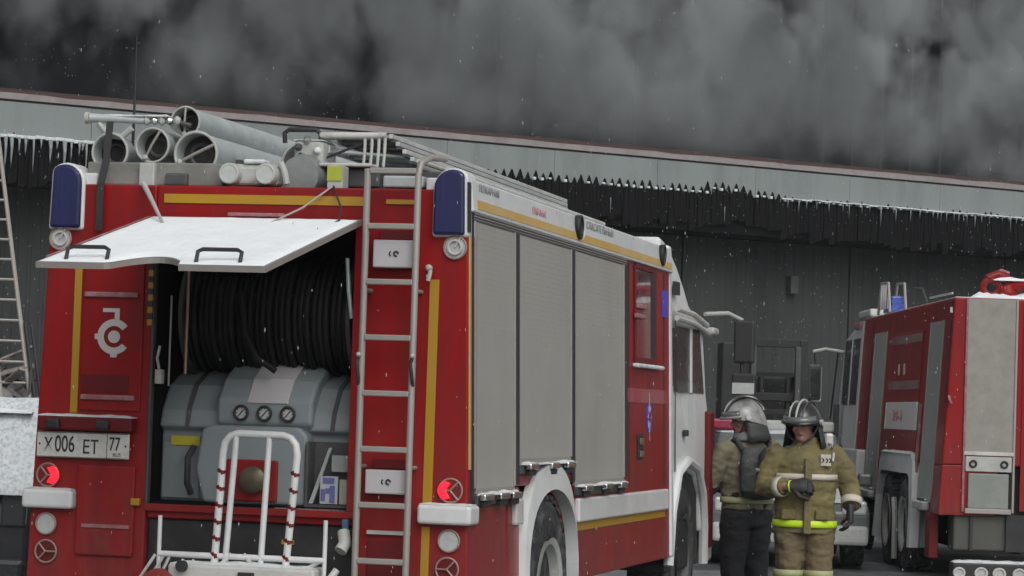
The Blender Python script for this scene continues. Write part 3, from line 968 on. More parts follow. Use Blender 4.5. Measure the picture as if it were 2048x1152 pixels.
# pump unit ----------------------------------------------------------------
pu = MB()
pu.prism([(.18, 1.115), (.18, 1.50), (.13, 1.53), (.16, 1.62), (.27, 1.76), (.50, 1.85), (.86, 1.86), (.86, 1.115)], 0, -.564, .604)
pump = pu.build('pump_unit', grey, eng, bevel=.015)
cs = MB()
cs.prism([(.15, 1.52), (.10, 1.56), (.105, 1.69), (.21, 1.80), (.37, 1.88), (.6, 1.88), (.6, 1.5)], 0, -.22, .33)
cons = cs.build('console', grey, pump, bevel=.02, segs=3)
MB().prism([(.092, 1.675), (.20, 1.808), (.36, 1.89), (.38, 1.87), (.22, 1.78), (.11, 1.66)], 0, -.045, .19).build('display_panel', lightgrey, cons, bevel=.004)
for x in (-.075, .06, .195):
    gz = 1.615
    gg = MB().torus((x, .085, gz), .038, .008, 1, 28, 8).build('gauge', ink, cons, smooth=True)
    MB().lathe([(.089, .001), (.089, .034), (.10, .034)], (x, 0, gz), 1, 24).build('dial', lens_white, gg)
    MB().tube([(x - .012, .084, gz - .015), (x + .012, .084, gz + .016)], .003, 4).build('needle', ink, gg)
    tk = MB()
    for a in range(0, 271, 45):
        aa = R(225 - a)
        tk.tube([(x + .022 * math.cos(aa), .0865, gz + .022 * math.sin(aa)), (x + .03 * math.cos(aa), .0865, gz + .03 * math.sin(aa))], .002, 4)
    tk.build('dial_marks', ink, gg)
# upper side seams of the pump cover
for x in (-.40, .44):
    MB().prism([(.125, 1.53), (.153, 1.625), (.263, 1.768), (.50, 1.860), (.50, 1.84), (.28, 1.75), (.17, 1.61), (.14, 1.53)], 0, x - .012, x + .012).build('cover_seam', darkgrey, pump)
cp_ = MB()
cp_.prism([(-.27, 1.115), (-.32, 1.30), (-.29, 1.52), (-.235, 1.545), (.27, 1.545), (.32, 1.50), (.32, 1.115)], 1, .06, .3)
cen = cp_.build('centre_cover', grey, pump, bevel=.02, segs=3)
MB().box(-.14, .16, .045, .08, 1.13, 1.36).build('outlet_recess', red, cen, bevel=.01)
MB().lathe([(-.02, .05), (.0, .075), (.06, .075), (.08, .06)], (.03, 0, 1.25), 1, 24).build('outlet_cap', mat('brass_cap', (.12, .10, .07), .45, metal=.5), cen, smooth=True)
MB().tube([(-.345, .10, 1.42), (-.36, .05, 1.36), (-.36, .05, 1.22), (-.35, .09, 1.16)], .018, 8).build('grab_handle', ink, pump, smooth=True)
MB().box(-.55, -.33, .165, .175, 1.13, 1.44).build('side_cover', grey, pump, bevel=.008)
MB().box(-.50, -.33, .155, .165, 1.425, 1.475).build('yellow_label', mat('yellow_label', (.42, .36, .02), .5, var=.15), pump)
# document rack on the right
rk = MB()
rk.box(.335, .60, .03, .17, 1.115, 1.13); rk.box(.325, .34, .03, .17, 1.115, 1.47); rk.box(.585, .60, .03, .17, 1.115, 1.47); rk.box(.34, .585, .15, .17, 1.13, 1.47)
rack = rk.build('document_rack', darkgrey, pump)
MB().hexa([(.345, .04, 1.135), (.37, .03, 1.135), (.45, .10, 1.44), (.43, .11, 1.44), (.345, .06, 1.135), (.37, .05, 1.135), (.45, .12, 1.44), (.43, .13, 1.44)]).build('rack_bar', alu_wet, rack)
MB().box(.455, .58, .09, .10, 1.31, 1.40).build('label_card', mat('pale_green_card', (.25, .28, .25), .6), rack)
cd = MB().box(.405, .505, .05, .06, 1.135, 1.285).build('blue_card', mat('blue_card', (.36, .37, .42), .6, var=.1), rack)
for (a0, a1, c0, c1) in ((.42, .485, 1.245, 1.278), (.41, .435, 1.15, 1.215), (.46, .49, 1.14, 1.235), (.437, .46, 1.19, 1.22)):
    MB().box(a0, a1, .047, .05, c0, c1).build('blue_print', blue_box, rack)
MB().box(.515, .58, .05, .06, 1.135, 1.27).build('label_card', mat('grey_card', (.28, .29, .24), .6), rack)
MB().box(.15, .58, .03, .12, 1.09, 1.112).build('sill', lightgrey, eng, bevel=.006)
# dark underside and tow gear below the opening
MB().box(-.58, .62, .05, .5, .72, 1.02).build('rear_chassis', black, eng, bevel=.01)
MB().box(.20, .27, .035, .05, .905, .93).build('tow_label', yellow, eng)

# hand cart hanging below ---------------------------------------------------
cart = empty('hose_cart', (F1.o.x + .125 * F1.c, F1.o.y - .125 * F1.s, 0), -F1.a, 'white tubular hose cart with striped handle hanging on the rear of the front fire engine', 'hose cart')
yc = -.32
arch = [(-.185, yc, .80), (-.165, yc, 1.20), (-.158, yc, 1.40)] + [(x, yc, z) for x, z in [(-.148, 1.455), (-.12, 1.49), (-.08, 1.505), (.18, 1.502), (.22, 1.488), (.248, 1.455), (.258, 1.40)]] + [(.245, yc, 1.20), (.215, yc, .80)]
hd = MB().tube(arch, .021, 12).build('handle', white, cart, smooth=True)
for side_ in (-1, 1):
    def leg_x(z):
        return (-.158 - (1.40 - z) * (.035 if z > 1.2 else .0425)) if side_ < 0 else (.258 - (1.40 - z) * .0708)
    for i in range(6):
        z = 1.30 - i * .09
        MB().tube([(leg_x(z) - .007, yc, z + .017), (leg_x(z) + .007, yc, z - .017)], .0218, 12).build('red_band', red_dull, hd, smooth=True)
for x0, x1 in ((-.085, -.125), (.10, .075)):
    MB().tube([(x0, yc, 1.50), (x1, yc, .80)], .017, 10).build('upright', white, cart, smooth=True)
MB().tube([(-.50, yc, .845), (.43, yc, .845)], .017, 10).build('deck_rail', white, cart, smooth=True)
for x in (-.50, .43):
    MB().tube([(x, yc, .70), (x, yc, 1.06 if x > 0 else 1.05)], .012, 8).build('side_post', white, cart, smooth=True)
dk = MB().box(-.42, .40, yc - .08, yc + .12, .70, .80)
dk.build('deck_box', white_dirty, cart, bevel=.015)
lumpy('deck_snow', snow_dirty, cart, -.41, .39, yc - .07, yc + .11, .801, .02, 30, 8, 5.0)
MB().box(-.02, .07, yc - .10, yc - .08, .68, .77).build('strap', ink, cart, bevel=.005)
MB().tube([(-.33, yc - .09, .79), (-.33, yc - .13, .79)], .03, 14).build('cap', ink, cart)
for a in ((-.62, .66, -.52, .84), (-.56, .66, -.47, .84), (-.50, .66, -.44, .83), (-.42, .66, -.36, .82), (-.38, .68, -.30, .82)):
    MB().tube([(a[0], yc - .05, a[1]), (a[2], yc, a[3])], .009, 6).build('tine', white_dirty, cart)
MB().lathe([(-.03, .09), (-.02, .11), (.02, .11), (.03, .09)], (-.47, yc - .06, .66), 1, 24).build('red_wheel', red, cart, smooth=True)
MB().tube([(.31, yc, .79), (.42, yc, .845)], .010, 6).build('brace', white_dirty, cart)
MB().tube([(.44, yc - .05, .70), (.50, yc, .80)], .02, 8).build('latch_lever', white_dirty, cart)
MB().tube([(-.09, yc, .86), (-.14, yc - .03, .80)], .012, 6).build('brace', white_dirty, cart)
MB().tube([(-.02, yc, .86), (.06, yc - .03, .78)], .012, 6).build('brace', white_dirty, cart)

# flank (right hand side) ----------------------------------------------------
def shutter_panel(y0, y1, z0, z1, s=1, k=K1, parent=eng, m=shutter, name='roller_shutter'):
    mb = MB()
    n = int((z1 - z0) / .03)
    for i in range(n):
        za, zb = z0 + (z1 - z0) * i / n, z0 + (z1 - z0) * (i + 1) / n
        sidebox(mb, y0 + .03, y1 - .03, za + .0008, zb - .0008, -.02, .004, s, k)
    o = mb.build(name, m, parent)
    sidebox(MB(), y0 + .03, y1 - .03, z0, z1, -.01, .0034, s, k).build('shutter_backing', m, o)
    fr = MB()
    for a, c in ((y0, y0 + .028), (y1 - .028, y1)):
        sidebox(fr, a, c, z0, z1, -.01, .014, s, k)
    sidebox(fr, y0 + .028, y1 - .028, z0 - .03, z0, -.01, .012, s, k)
    fr.build('shutter_rail', alu, o, bevel=.003)
    return o


recs = MB()
sidebox(recs, .09, 4.56, 2.70, 2.74, 0, .004)
ZS = 2.70
sh_def = ((0.12, 1.10, 1.245), (1.17, 2.67, 1.40), (2.74, 4.42, 1.245))
for (y0, y1, z0) in sh_def:
    shutter_panel(y0, y1, z0, ZS)
    if True:
        shutter_panel(y0, y1, z0, ZS, s=-1)
for yy in (1.135, 2.705, 4.47):
    sidebox(MB(), yy - .040, yy + .030, 1.25, ZS, -.0, .018).build('shutter_gap', ink, eng)
# latch bars under the shutters
for (y0, y1, z0) in sh_def:
    zz = z0 - .055
    lb = sidebox(MB(), y0 + .02, y1 - .02, zz - .035, zz + .015, 0, .02).build('latch_bar', darkgrey, eng, bevel=.004)
    for f in (.16, .55, .86):
        yy = y0 + (y1 - y0) * f
        q = sidebox(MB(), yy - .11, yy + .11, zz - .01, zz + .026, .02, .06)
        q.build('latch', chrome, lb, bevel=.008)
        sidebox(MB(), yy - .08, yy + .08, zz - .045, zz - .012, .02, .045).build('latch_recess', ink, lb, bevel=.006)
    lumpy('latch_snow', snow_dirty, lb, hw(zz), hw(zz) + .05, y0 + .05, y1 - .05, zz + .02, .018, 3, 30, y0 * 3)
# awning style white fascia above the shutters
fa = MB()
zb_, zt_ = 2.742, 2.925
fa.hexa([(hw(zb_) - .25, .03, zb_), (hw(zb_) + .024, .03, zb_), (hw(zb_) + .024, 6.3, zb_), (hw(zb_) - .25, 6.3, zb_),
         (hw(zb_) - .25, .03, zt_), (hw(zt_) + .008, .03, zt_), (hw(zt_) + .008, 6.3, zt_), (hw(zb_) - .25, 6.3, zt_)])
fa.hexa([(-hw(zb_) - .024, .03, zb_), (-hw(zb_) + .25, .03, zb_), (-hw(zb_) + .25, 6.3, zb_), (-hw(zb_) - .024, 6.3, zb_),
         (-hw(zt_) - .008, .03, zt_), (-hw(zb_) + .25, .03, zt_), (-hw(zb_) + .25, 6.3, zt_), (-hw(zt_) - .008, 6.3, zt_)])
fas = fa.build('roof_fascia', white, eng, bevel=.012, segs=3)


def fx(z, o=0.0):
    return hw(zb_) + .024 + (hw(zt_) + .008 - hw(zb_) - .024) * (z - zb_) / (zt_ - zb_) + o


MB().hexa([(fx(2.765, -.002), .12, 2.765), (fx(2.765, .003), .12, 2.765), (fx(2.765, .003), 6.25, 2.765), (fx(2.765, -.002), 6.25, 2.765),
           (fx(2.815, -.002), .12, 2.815), (fx(2.815, .003), .12, 2.815), (fx(2.815, .003), 6.25, 2.815), (fx(2.815, -.002), 6.25, 2.815)]).build('fascia_stripe', yellow_side, fas)
for (ya, z_, t, m_, sz) in ((.18, 2.865, 'ПОЖАРНАЯ', textgrey, .055), (1.5, 2.84, 'ОХРАНА', textpink, .06), (3.1, 2.86, 'СПАСАТЕЛЬНЫЙ', textgrey, .07)):
    text_mesh(t, sz, 'lettering', m_, fas, (fx(z_, .002), ya, z_), (R(90), 0, R(90)), .0008, 1.5)
for yy in (2.81, 5.82):
    ro = MB().lathe([(0, .075), (.02, .078), (.03, .06)], (fx(2.85, -.01), yy, 2.85), 0, 24).build('side_flood_lamp', ink, fas, smooth=True)
    MB().torus((fx(2.85, .02), yy, 2.85), .068, .012, 0, 24, 8).build('bezel', black, ro, smooth=True)
    MB().torus((fx(2.85, .0), yy + .12, 2.85), .075, .012, 0, 24, 8, R(-80), R(80)).build('reflector_edge', white, ro, smooth=True)
# ribbed gutter rail under the fascia
rb = MB()
for i in range(3):
    rb.tube([(hw(2.73) + .012 - .004 * i, .1, 2.738 - .014 * i), (hw(2.73) + .012 - .004 * i, 4.5, 2.738 - .014 * i)], .006, 6)
rb.build('gutter_rail', alu, eng, smooth=True)
sidebox(MB(), .1, 4.52, 2.70, 2.742, 0, .008).build('gutter_back', darkgrey, eng)
# roof top edge rails and snow
lumpy('roof_snow', snow_dirty, eng, -.98, 1.0, .25, 6.2, 2.865, .02, 20, 60, 9.0)
tr = MB().tube([(1.135, .1, 2.945), (1.135, 2.75, 2.945)], .012, 8)
tr.build('roof_rail', alu_wet, eng, smooth=True)

# wheel arches
for s in (-1, 1):
    cy, rz = 1.99, .74
    o_ = [(cy + .74 * math.cos(R(a)), .60 + .70 * max(0, math.sin(R(a))) ** .8) for a in range(0, 181, 9)]
    pout = [(1.18, .5)] + [(y, z) for y, z in reversed([(cy + (.77 - .10 * math.sin(R(a))) * math.copysign(abs(math.cos(R(a))) ** .8, math.cos(R(a))), .57 + .79 * max(0, math.sin(R(a))) ** .55) for a in range(0, 181, 9)])] + [(2.80, .5)]
    pin = [(1.25, .5)] + [(y, z) for y, z in reversed([(cy + .70 * math.cos(R(a)), .57 + .64 * max(0, math.sin(R(a))) ** .6) for a in range(0, 181, 9)])] + [(2.73, .5)]
    mb = MB(); n = len(pout)
    vs = [(s * (hw(z) + .035), y, z) for y, z in pout] + [(s * (hw(z) + .05), y, z) for y, z in pin] + [(s * (hw(z) - .03), y, z) for y, z in pin] + [(s * (hw(z) - .02), y, z) for y, z in pout]
    fs = []
    for i in range(n - 1):
        fs += [(i, i + 1, n + i + 1, n + i), (n + i, n + i + 1, 2 * n + i + 1, 2 * n + i), (i, 3 * n + i, 3 * n + i + 1, i + 1)]
    fs += [(0, n, 2 * n, 3 * n), (n - 1, 4 * n - 1, 3 * n - 1, 2 * n - 1)]
    mb.add(vs, fs)
    ao = mb.build('wheel_arch', white, eng, smooth=True)
    MB().box(min(s * .70, s * .78), max(s * .70, s * .78), 1.24, 2.78, .5, 1.235).build('arch_liner', dark, ao)
    # white skirt line and yellow tape
    sk = sidebox(MB(), 2.82, 6.05, .985, 1.135, -.02, .03, s).build('side_skirt', white, eng, bevel=.012)
    sidebox(MB(), 2.84, 6.03, .93, .983, -.01, .006, s).build('skirt_tape', yellow, eng)
    sidebox(MB(), 1.06, 1.24, 1.02, 1.17, -.02, .028, s).build('side_skirt', white_dirty, eng, bevel=.012)
    sidebox(MB(), .13, .93, .62, 1.08, -.35, -.10, s).build('equipment_locker', green_grey, eng, bevel=.01)
    sidebox(MB(), .93, 1.0, .62, 1.15, -.4, -.05, s).build('locker_gap', black, eng)
    mf = MB().hexa([(s * .9, .15, .60), (s * 1.3, .15, .60), (s * 1.3, 1.1, .50), (s * .9, 1.1, .50), (s * .9, .15, .64), (s * 1.3, .15, .64), (s * 1.3, 1.1, .54), (s * .9, 1.1, .54)])
    mf.build('mudguard_flap', red_lite, eng, bevel=.01)
    make_wheel(eng, 1.99, s, x_out=1.275)
    make_wheel(eng, 7.22, s, x_out=1.20, rim_m=darkgrey)

# crew compartment side
for s in (-1, 1):
    wn = sidebox(MB(), 4.86, 5.62, 2.08, 2.70, .0, .006, s).build('crew_window', glass_red, eng, bevel=.003)
    wf = MB()
    for a in ((4.82, 4.86, 2.04, 2.72), (5.62, 5.66, 2.04, 2.72), (4.86, 5.62, 2.70, 2.74), (4.86, 5.62, 2.04, 2.08)):
        sidebox(wf, *a, .0, .012, s)
    wf.build('window_frame', red_dull, wn, bevel=.004)
    sidebox(MB(), 5.46, 5.60, 2.08, 2.70, .006, .010, s).build('window_slider', ink, wn)
    sidebox(MB(), 4.75, 5.78, 2.005, 2.035, .0, .05, s).build('window_sill', snow_dirty, eng, bevel=.012)
    for yy in (4.62, 6.0):
        sidebox(MB(), yy, yy + .015, 1.16, 2.72, .0, .005, s).build('door_gap', ink, eng)
    sidebox(MB(), 4.58, 6.1, 1.76, 1.86, .0, .004, s).build('dusty_band', red_lite if False else mat('dusty_red', (.30, .09, .10), .6, var=.3, dirt=(.33, .01, .02), dirt_amt=.9, dscale=3), eng)
    em2 = MB()
    em2.m = 0
    pts = [(5.40 + .105 * math.cos(R(a)), 1.66 + .115 * math.sin(R(a))) for a in range(0, 360, 15)]
    sideprism(em2, pts, .0, .004, s)
    em2.m = 1
    star = []
    for i in range(16):
        rr = .17 if i % 2 == 0 else .045
        if i % 4 == 0: rr = .17
        elif i % 2 == 0: rr = .11
        star.append((5.40 + rr * .6 * math.cos(R(i * 22.5)), 1.66 + rr * math.sin(R(i * 22.5))))
    sideprism(em2, star, .004, .007, s)
    em2.m = 2
    sideprism(em2, [(5.40 + .035 * math.cos(R(a)), 1.66 + .04 * math.sin(R(a))) for a in range(0, 360, 30)], .007, .009, s)
    em2.build('star_badge', [blue_mark, lens_white, red], eng)
    hnd = sidebox(MB(), 4.93, 5.13, 1.36, 1.54, .0, .012, s).build('door_handle', black, eng, bevel=.006)
    for zz in (1.40, 1.49):
        sidebox(MB(), 4.96, 5.08, zz - .025, zz + .02, .012, .025, s).build('grip', mat('olive_metal', (.16, .15, .10), .5, metal=.4), hnd, bevel=.006)
    sidebox(MB(), 5.95, 6.15, 2.40, 2.60, .0, .008, s).build('blue_sticker', blue_mark, eng)
    for yy, zz in ((4.85, 2.42), (4.78, 2.35)):
        sidebox(MB(), yy, yy + .35, zz, zz + .035, .006, .03, s).build('grab_rail', red_lite, eng, bevel=.01)
# cab ------------------------------------------------------------------------
cab = MB()
for s in (1,):
    prof = [(6.33, .95), (6.33, 3.02), (6.50, 3.00), (6.75, 2.93), (6.98, 2.82), (7.18, 2.69), (7.34, 2.55), (7.6, 2.47), (7.95, 2.44), (8.12, 1.85), (8.20, 1.75), (8.22, .80), (7.95, .75), (7.86, 1.05), (7.6, 1.20), (7.2, 1.26), (6.75, 1.22), (6.52, .95)]
    n = len(prof)
    def cx_(z): return 1.22 - .03 * max(0, z - 1.2) - .10 * max(0, z - 2.45)
    vs = [(-cx_(z), y, z) for y, z in prof] + [(cx_(z), y, z) for y, z in prof]
    fs = [tuple(range(n)), tuple(reversed(range(n, 2 * n)))] + [(i, i + n, (i + 1) % n + n, (i + 1) % n) for i in range(n)]
    cab.add(vs, fs)
cabo = cab.build('cab', white, eng, bevel=.03, segs=3)
hoop = MB()     # white hoop that closes the body in front of the crew compartment
hoop.hexa([(-hw(.7) - .02, 6.25, .62), (hw(.7) + .02, 6.25, .62), (hw(.7) + .02, 6.36, .62), (-hw(.7) - .02, 6.36, .62),
           (-hw(2.95) - .0, 6.25, 2.95), (hw(2.95) + .0, 6.25, 2.95), (hw(2.95) + .0, 6.36, 2.95), (-hw(2.95) - .0, 6.36, 2.95)])
hoop.build('body_hoop', white, eng, bevel=.02)
for s in (-1, 1):
    def cs_(z, o): return s * (1.22 - .03 * max(0, z - 1.2) + o)
    def cq(mb, y0, y1, z0, z1, o0, o1, sl=0.0):
        mb.hexa([(cs_(z0, o0), y0, z0), (cs_(z0, o1), y0, z0), (cs_(z0, o1), y1, z0), (cs_(z0, o0), y1, z0),
                 (cs_(z1, o0), y0, z1), (cs_(z1, o1), y0, z1), (cs_(z1, o1), y1 - sl, z1), (cs_(z1, o0), y1 - sl, z1)])
        return mb
    cq(MB(), 6.68, 7.98, 1.86, 2.36, .0, .006, .22).build('cab_window', glass_dark, cabo)
    cq(MB(), 6.48, 6.60, 1.9, 2.34, .0, .006).build('quarter_window', glass_dark, cabo)
    cq(MB(), 7.30, 7.34, 1.86, 2.36, .006, .02).build('window_bar', white, cabo)
    for zz, w in ((2.44, 8.0), (2.37, 8.15)):
        MB().tube([(cs_(zz, .02), 6.62, zz + .05), (cs_(zz, .05), 7.2, zz + .03), (cs_(zz, .03), w, zz - .03)], .022, 8).build('rain_deflector', white_dirty, cabo, smooth=True)
    cq(MB(), 6.64, 6.655, 1.25, 2.4, .0, .006).build('door_gap', ink, cabo)
    cq(MB(), 6.66, 6.86, 2.60, 2.70, -.02, .004).build('roof_vent', ink, cabo)
    MB().box(min(s * .78, s * 1.02), max(s * .78, s * 1.02), 6.85, 7.3, 2.84, 3.0).build('cab_beacon', blue, cabo, bevel=.03)
    cq(MB(), 7.0, 7.12, 1.52, 1.57, .0, .03).build('door_handle', ink, cabo, bevel=.008)
    cq(MB(), 8.06, 8.26, .62, 1.72, -.03, .05).build('front_corner', red_dull, cabo, bevel=.02)
    # wheel arch lip
    lip = [(6.42, .55), (6.50, .95), (6.72, 1.24), (7.15, 1.33), (7.6, 1.27), (7.88, 1.08), (8.0, .80), (8.02, .5)]
    MB().tube([(s * 1.23, y, z) for y, z in lip], .04, 8).build('arch_lip', white, cabo, smooth=True)
    MB().prism([(6.46, .5), (6.55, .95), (6.75, 1.2), (7.2, 1.28), (7.6, 1.22), (7.84, 1.06), (7.98, .5)], 0, min(s * .85, s * 1.19), max(s * .85, s * 1.19)).build('arch_liner', black, cabo)
    cq(MB(), 8.05, 8.3, 2.34, 2.40, -.9, .08).build('sun_visor', white_dirty, cabo, bevel=.02)
    # mirrors on their arms
    arm = MB().tube([(s * 1.2, 7.95, 2.50), (s * 1.35, 8.2, 2.52), (s * 1.45, 8.3, 2.47)], .018, 8).build('mirror_arm', greybox, cabo, smooth=True)
    MB().tube([(s * 1.45, 8.3, 2.47), (s * 1.46, 8.3, 1.9)], .014, 8).build('mirror_post', ink, arm, smooth=True)
    MB().box(min(s * 1.39, s * 1.56), max(s * 1.39, s * 1.56), 8.26, 8.34, 2.12, 2.47).build('mirror', ink, arm, bevel=.02)
    mm_ = MB().box(min(s * 1.38, s * 1.58), max(s * 1.38, s * 1.58), 8.26, 8.33, 1.86, 2.04).build('wide_mirror', ink, arm, bevel=.02)
    MB().box(min(s * 1.39, s * 1.57), max(s * 1.39, s * 1.57), 8.255, 8.26, 1.87, 1.96).build('mirror_glass', lens_white, arm)
MB().prism([(8.16, 1.80), (8.0, 2.36), (8.02, 2.37), (8.18, 1.81)], 0, -1.08, 1.08).build('windscreen', glass_dark, cabo)
MB().box(-1.25, 1.25, 8.1, 8.36, .5, .86).build('front_bumper', white_dirty, eng, bevel=.04)

# loads on the roof: each lies on it and can be lifted away --------------------
T = lambda x, y, z: (x, y, z)


def on_truck(name, label, cat, group=None):
    return empty(name, (F1.o.x, F1.o.y, 0), -F1.a, label, cat, group)


tube_labels = [('silver suction hose tube nearest the left beacon', -.952, 3.06, .108, 88), ('silver suction hose tube second from left, behind the black strap', -.70, 3.10, .100, 62),
               ('topmost silver suction hose tube on the roof pile, crossbar upright', -.546, 3.245, .088, 90), ('widest silver suction hose tube, at the right of the roof pile with slanted crossbar', -.44, 3.055, .128, 27)]
for lb, x, z, r, ang in tube_labels:
    t = on_truck('suction_hose_tube', lb, 'hose tube', 'silver hose tubes stacked on the roof')
    L = 3.3 if z > 3.2 or r > .12 else 2.8
    y0 = .22 + (.1 if z > 3.2 else 0)
    sh_ = MB()
    n = 40
    sh_.lathe([(y0, r), (y0 + .03, r * 1.0), (y0 + .05, r * .95), (y0 + L, r * .95), (y0 + L, r * .88), (y0 + .04, r * .88), (y0, r * .90)], (x, 0, z), 1, n)
    # open inside: drop the end caps
    sh_.f = sh_.f[:-2]; sh_.mi = sh_.mi[:-2]
    sh_.build('casing', alu_wet, t, smooth=True)
    MB().torus((x, y0 + .0, z), r * .96, r * .07, 1, 36, 8).build('end_ring', greybox, t, smooth=True)
    MB().lathe([(y0 + .12, .001), (y0 + .12, r * .87), (y0 + L - .1, r * .87), (y0 + L - .1, .001)], (x, 0, z), 1, 24).build('hose_end', black, t, smooth=True)
    MB().torus((x, y0 + .11, z), r * .5, r * .12, 1, 24, 8).build('coupling', darkgrey, t, smooth=True)
    ca, sa = math.cos(R(ang)), math.sin(R(ang))
    bar = MB().tube([(x - r * .9 * ca, y0 + .0, z - r * .9 * sa), (x, y0 - .012, z), (x + r * .9 * ca, y0, z + r * .9 * sa)], r * .075, 8)
    bar.build('crossbar', alu, t, smooth=True)
    MB().lathe([(y0 - .02, .008), (y0 - .01, .016), (y0 + .01, .012)], (x - r * .8 * ca, 0, z - r * .8 * sa), 1, 10).build('latch', greybox, t, smooth=True)
# cradle under the tubes
for y in (.5, 2.2):
    crd = MB()
    crd.box(-1.0, -.28, y, y + .08, 2.88, 2.94)
    crd.box(-.30, -.27, y, y + .08, 2.94, 3.05)
    crd.build('tube_cradle', darkgrey, eng)
MB().box(-1.02, -.22, .06, .2, 2.86, 2.99).build('roof_bulkhead', mat('roof_bulkhead_grey', (.16, .16, .145), .6, var=.2, dirt=(.3, .3, .29), dirt_amt=.5, dscale=6), eng, bevel=.01)
# branch pipe lying on top
bp = on_truck('branch_pipe', 'grey folded ladder pole lying crosswise on the hose tubes at the roof corner', 'pole')
MB().tube([(-1.09, .25, 3.255), (-.93, .27, 3.252), (-.76, .28, 3.245)], [.026, .022, .022], 12).build('barrel', alu_wet, bp, smooth=True)
MB().tube([(-1.09, .25, 3.255), (-1.115, .25, 3.255)], .034, 12).build('nozzle', greybox, bp, smooth=True)
MB().tube([(-1.04, .26, 3.225), (-.98, .26, 3.16), (-.90, .26, 3.15), (-.84, .26, 3.2)], .02, 8).build('bracket', greybox, bp, smooth=True)
for i in range(5):
    x = -.76 + i * .045
    MB().lathe([(-.02, .016), (0, .03 - .004 * (i % 2)), (.02, .016)], (x, .28, 3.245), 0, 12).build('coupling', chrome if i % 2 else greybox, bp, smooth=True)
MB().tube([(-.60, .28, 3.245), (-.50, .29, 3.22)], .014, 8).build('tail', darkgrey, bp, smooth=True)
lumpy('pole_snow', snow_dirty, bp, -1.08, -.62, .25, .29, 3.268, .014, 24, 4, 2.0)
st = on_truck('hanging_strap', 'black strap hanging down over the left side of the hose tubes', 'strap')
tag(st, None)
bpy.data.objects.remove(st)
so = MB()
path = [(-.91, .10, 3.22), (-.905, .05, 3.0), (-.902, -.03, 2.86), (-.90, -.035, 2.70), (-.902, -.03, 2.60)]
for i in range(len(path) - 1):
    p, q = path[i], path[i + 1]
    w = .02
    so.hexa([(p[0] - w, p[1] - .006, p[2]), (p[0] + w, p[1] - .006, p[2]), (p[0] + w, p[1], p[2]), (p[0] - w, p[1], p[2]),
             (q[0] - w, q[1] - .006, q[2]), (q[0] + w, q[1] - .006, q[2]), (q[0] + w, q[1], q[2]), (q[0] - w, q[1], q[2])])
so = so.build('hanging_strap', ink)
so.location = (F1.o.x, F1.o.y, 0); so.rotation_euler = (0, 0, -F1.a)
tag(so, 'black strap hanging down from the hose tubes over the left rear pillar', 'strap')
MB().tube([(-.868, .35, 2.86), (-.868, .36, 3.35), (-.872, .37, 3.74)], [.012, .007, .003], 6).build('antenna', ink, eng)
# twin work lamps
wl = MB().box(-.19, .10, .05, .19, 2.868, 2.99)
wlo = wl.build('work_lamp', greybox, eng, bevel=.03, segs=3)
for x in (-.165, .045):
    MB().lathe([(-.005, .052), (.05, .062), (.14, .055)], (x, 0, 2.93), 1, 28).build('lamp_cup', greybox, wlo, smooth=True)
    MB().lathe([(-.012, .001), (-.012, .044), (.0, .046)], (x, 0, 2.93), 1, 28).build('lens', lens_white, wlo, smooth=True)
    MB().torus((x, -.008, 2.93), .05, .008, 1, 28, 8).build('bezel', greybox, wlo, smooth=True)
MB().box(-.10, .02, .04, .16, 2.99, 3.015).build('bridge', snow_dirty, wlo, bevel=.01)
MB().tube([(.11, .06, 3.0), (.135, .06, 2.95), (.15, .06, 2.88)], .018, 8).build('stay', greybox, wlo, smooth=True)
# half round dark shield and gear box with black handle
mo = on_truck('smoke_extractor', 'grey motor unit with black carrying handle behind a dark half-round shield on the roof', 'motor unit')
prof = [(.155 + .115 * math.cos(R(a)), 3.01 + .115 * math.sin(R(a))) for a in range(0, 181, 12)]
MB().prism(prof, 1, .30, .50).build('shield', darkgrey, mo, smooth=False, bevel=.005)
MB().torus((.155, .30, 3.01), .115, .008, 1, 24, 6, 0, math.pi).build('shield_rim', greybox, mo, smooth=True)
MB().box(.13, .30, .22, .5, 2.95, 3.14).build('motor', greybox, mo, bevel=.025, segs=3)
MB().lathe([(.12, .11), (.2, .13), (.28, .125)], (.20, 0, 2.93), 1, 28).build('fan_bowl', mat('dull_bowl', (.16, .18, .175), .5, var=.3, dirt=(.3, .32, .32), dirt_amt=.5), mo, smooth=True)
MB().tube([(.055, .3, 3.13), (.05, .3, 3.185), (.075, .3, 3.205), (.235, .3, 3.205), (.262, .3, 3.18), (.262, .3, 3.09)], .014, 8).build('carry_handle', ink, mo, smooth=True)
for i, (x, z) in enumerate(((.16, 3.10), (.21, 3.14), (.27, 3.08), (.24, 3.03), (.18, 3.05))):
    MB().lathe([(.19, .008), (.205, .02), (.22, .022)], (x, 0, z), 1, 12).build('fitting', [darkgrey, chrome, snow_dirty, ink, chrome][i], mo, smooth=True)
lumpy('motor_snow', snow_dirty, mo, .13, .30, .22, .5, 3.14, .016, 8, 8, 6.0)
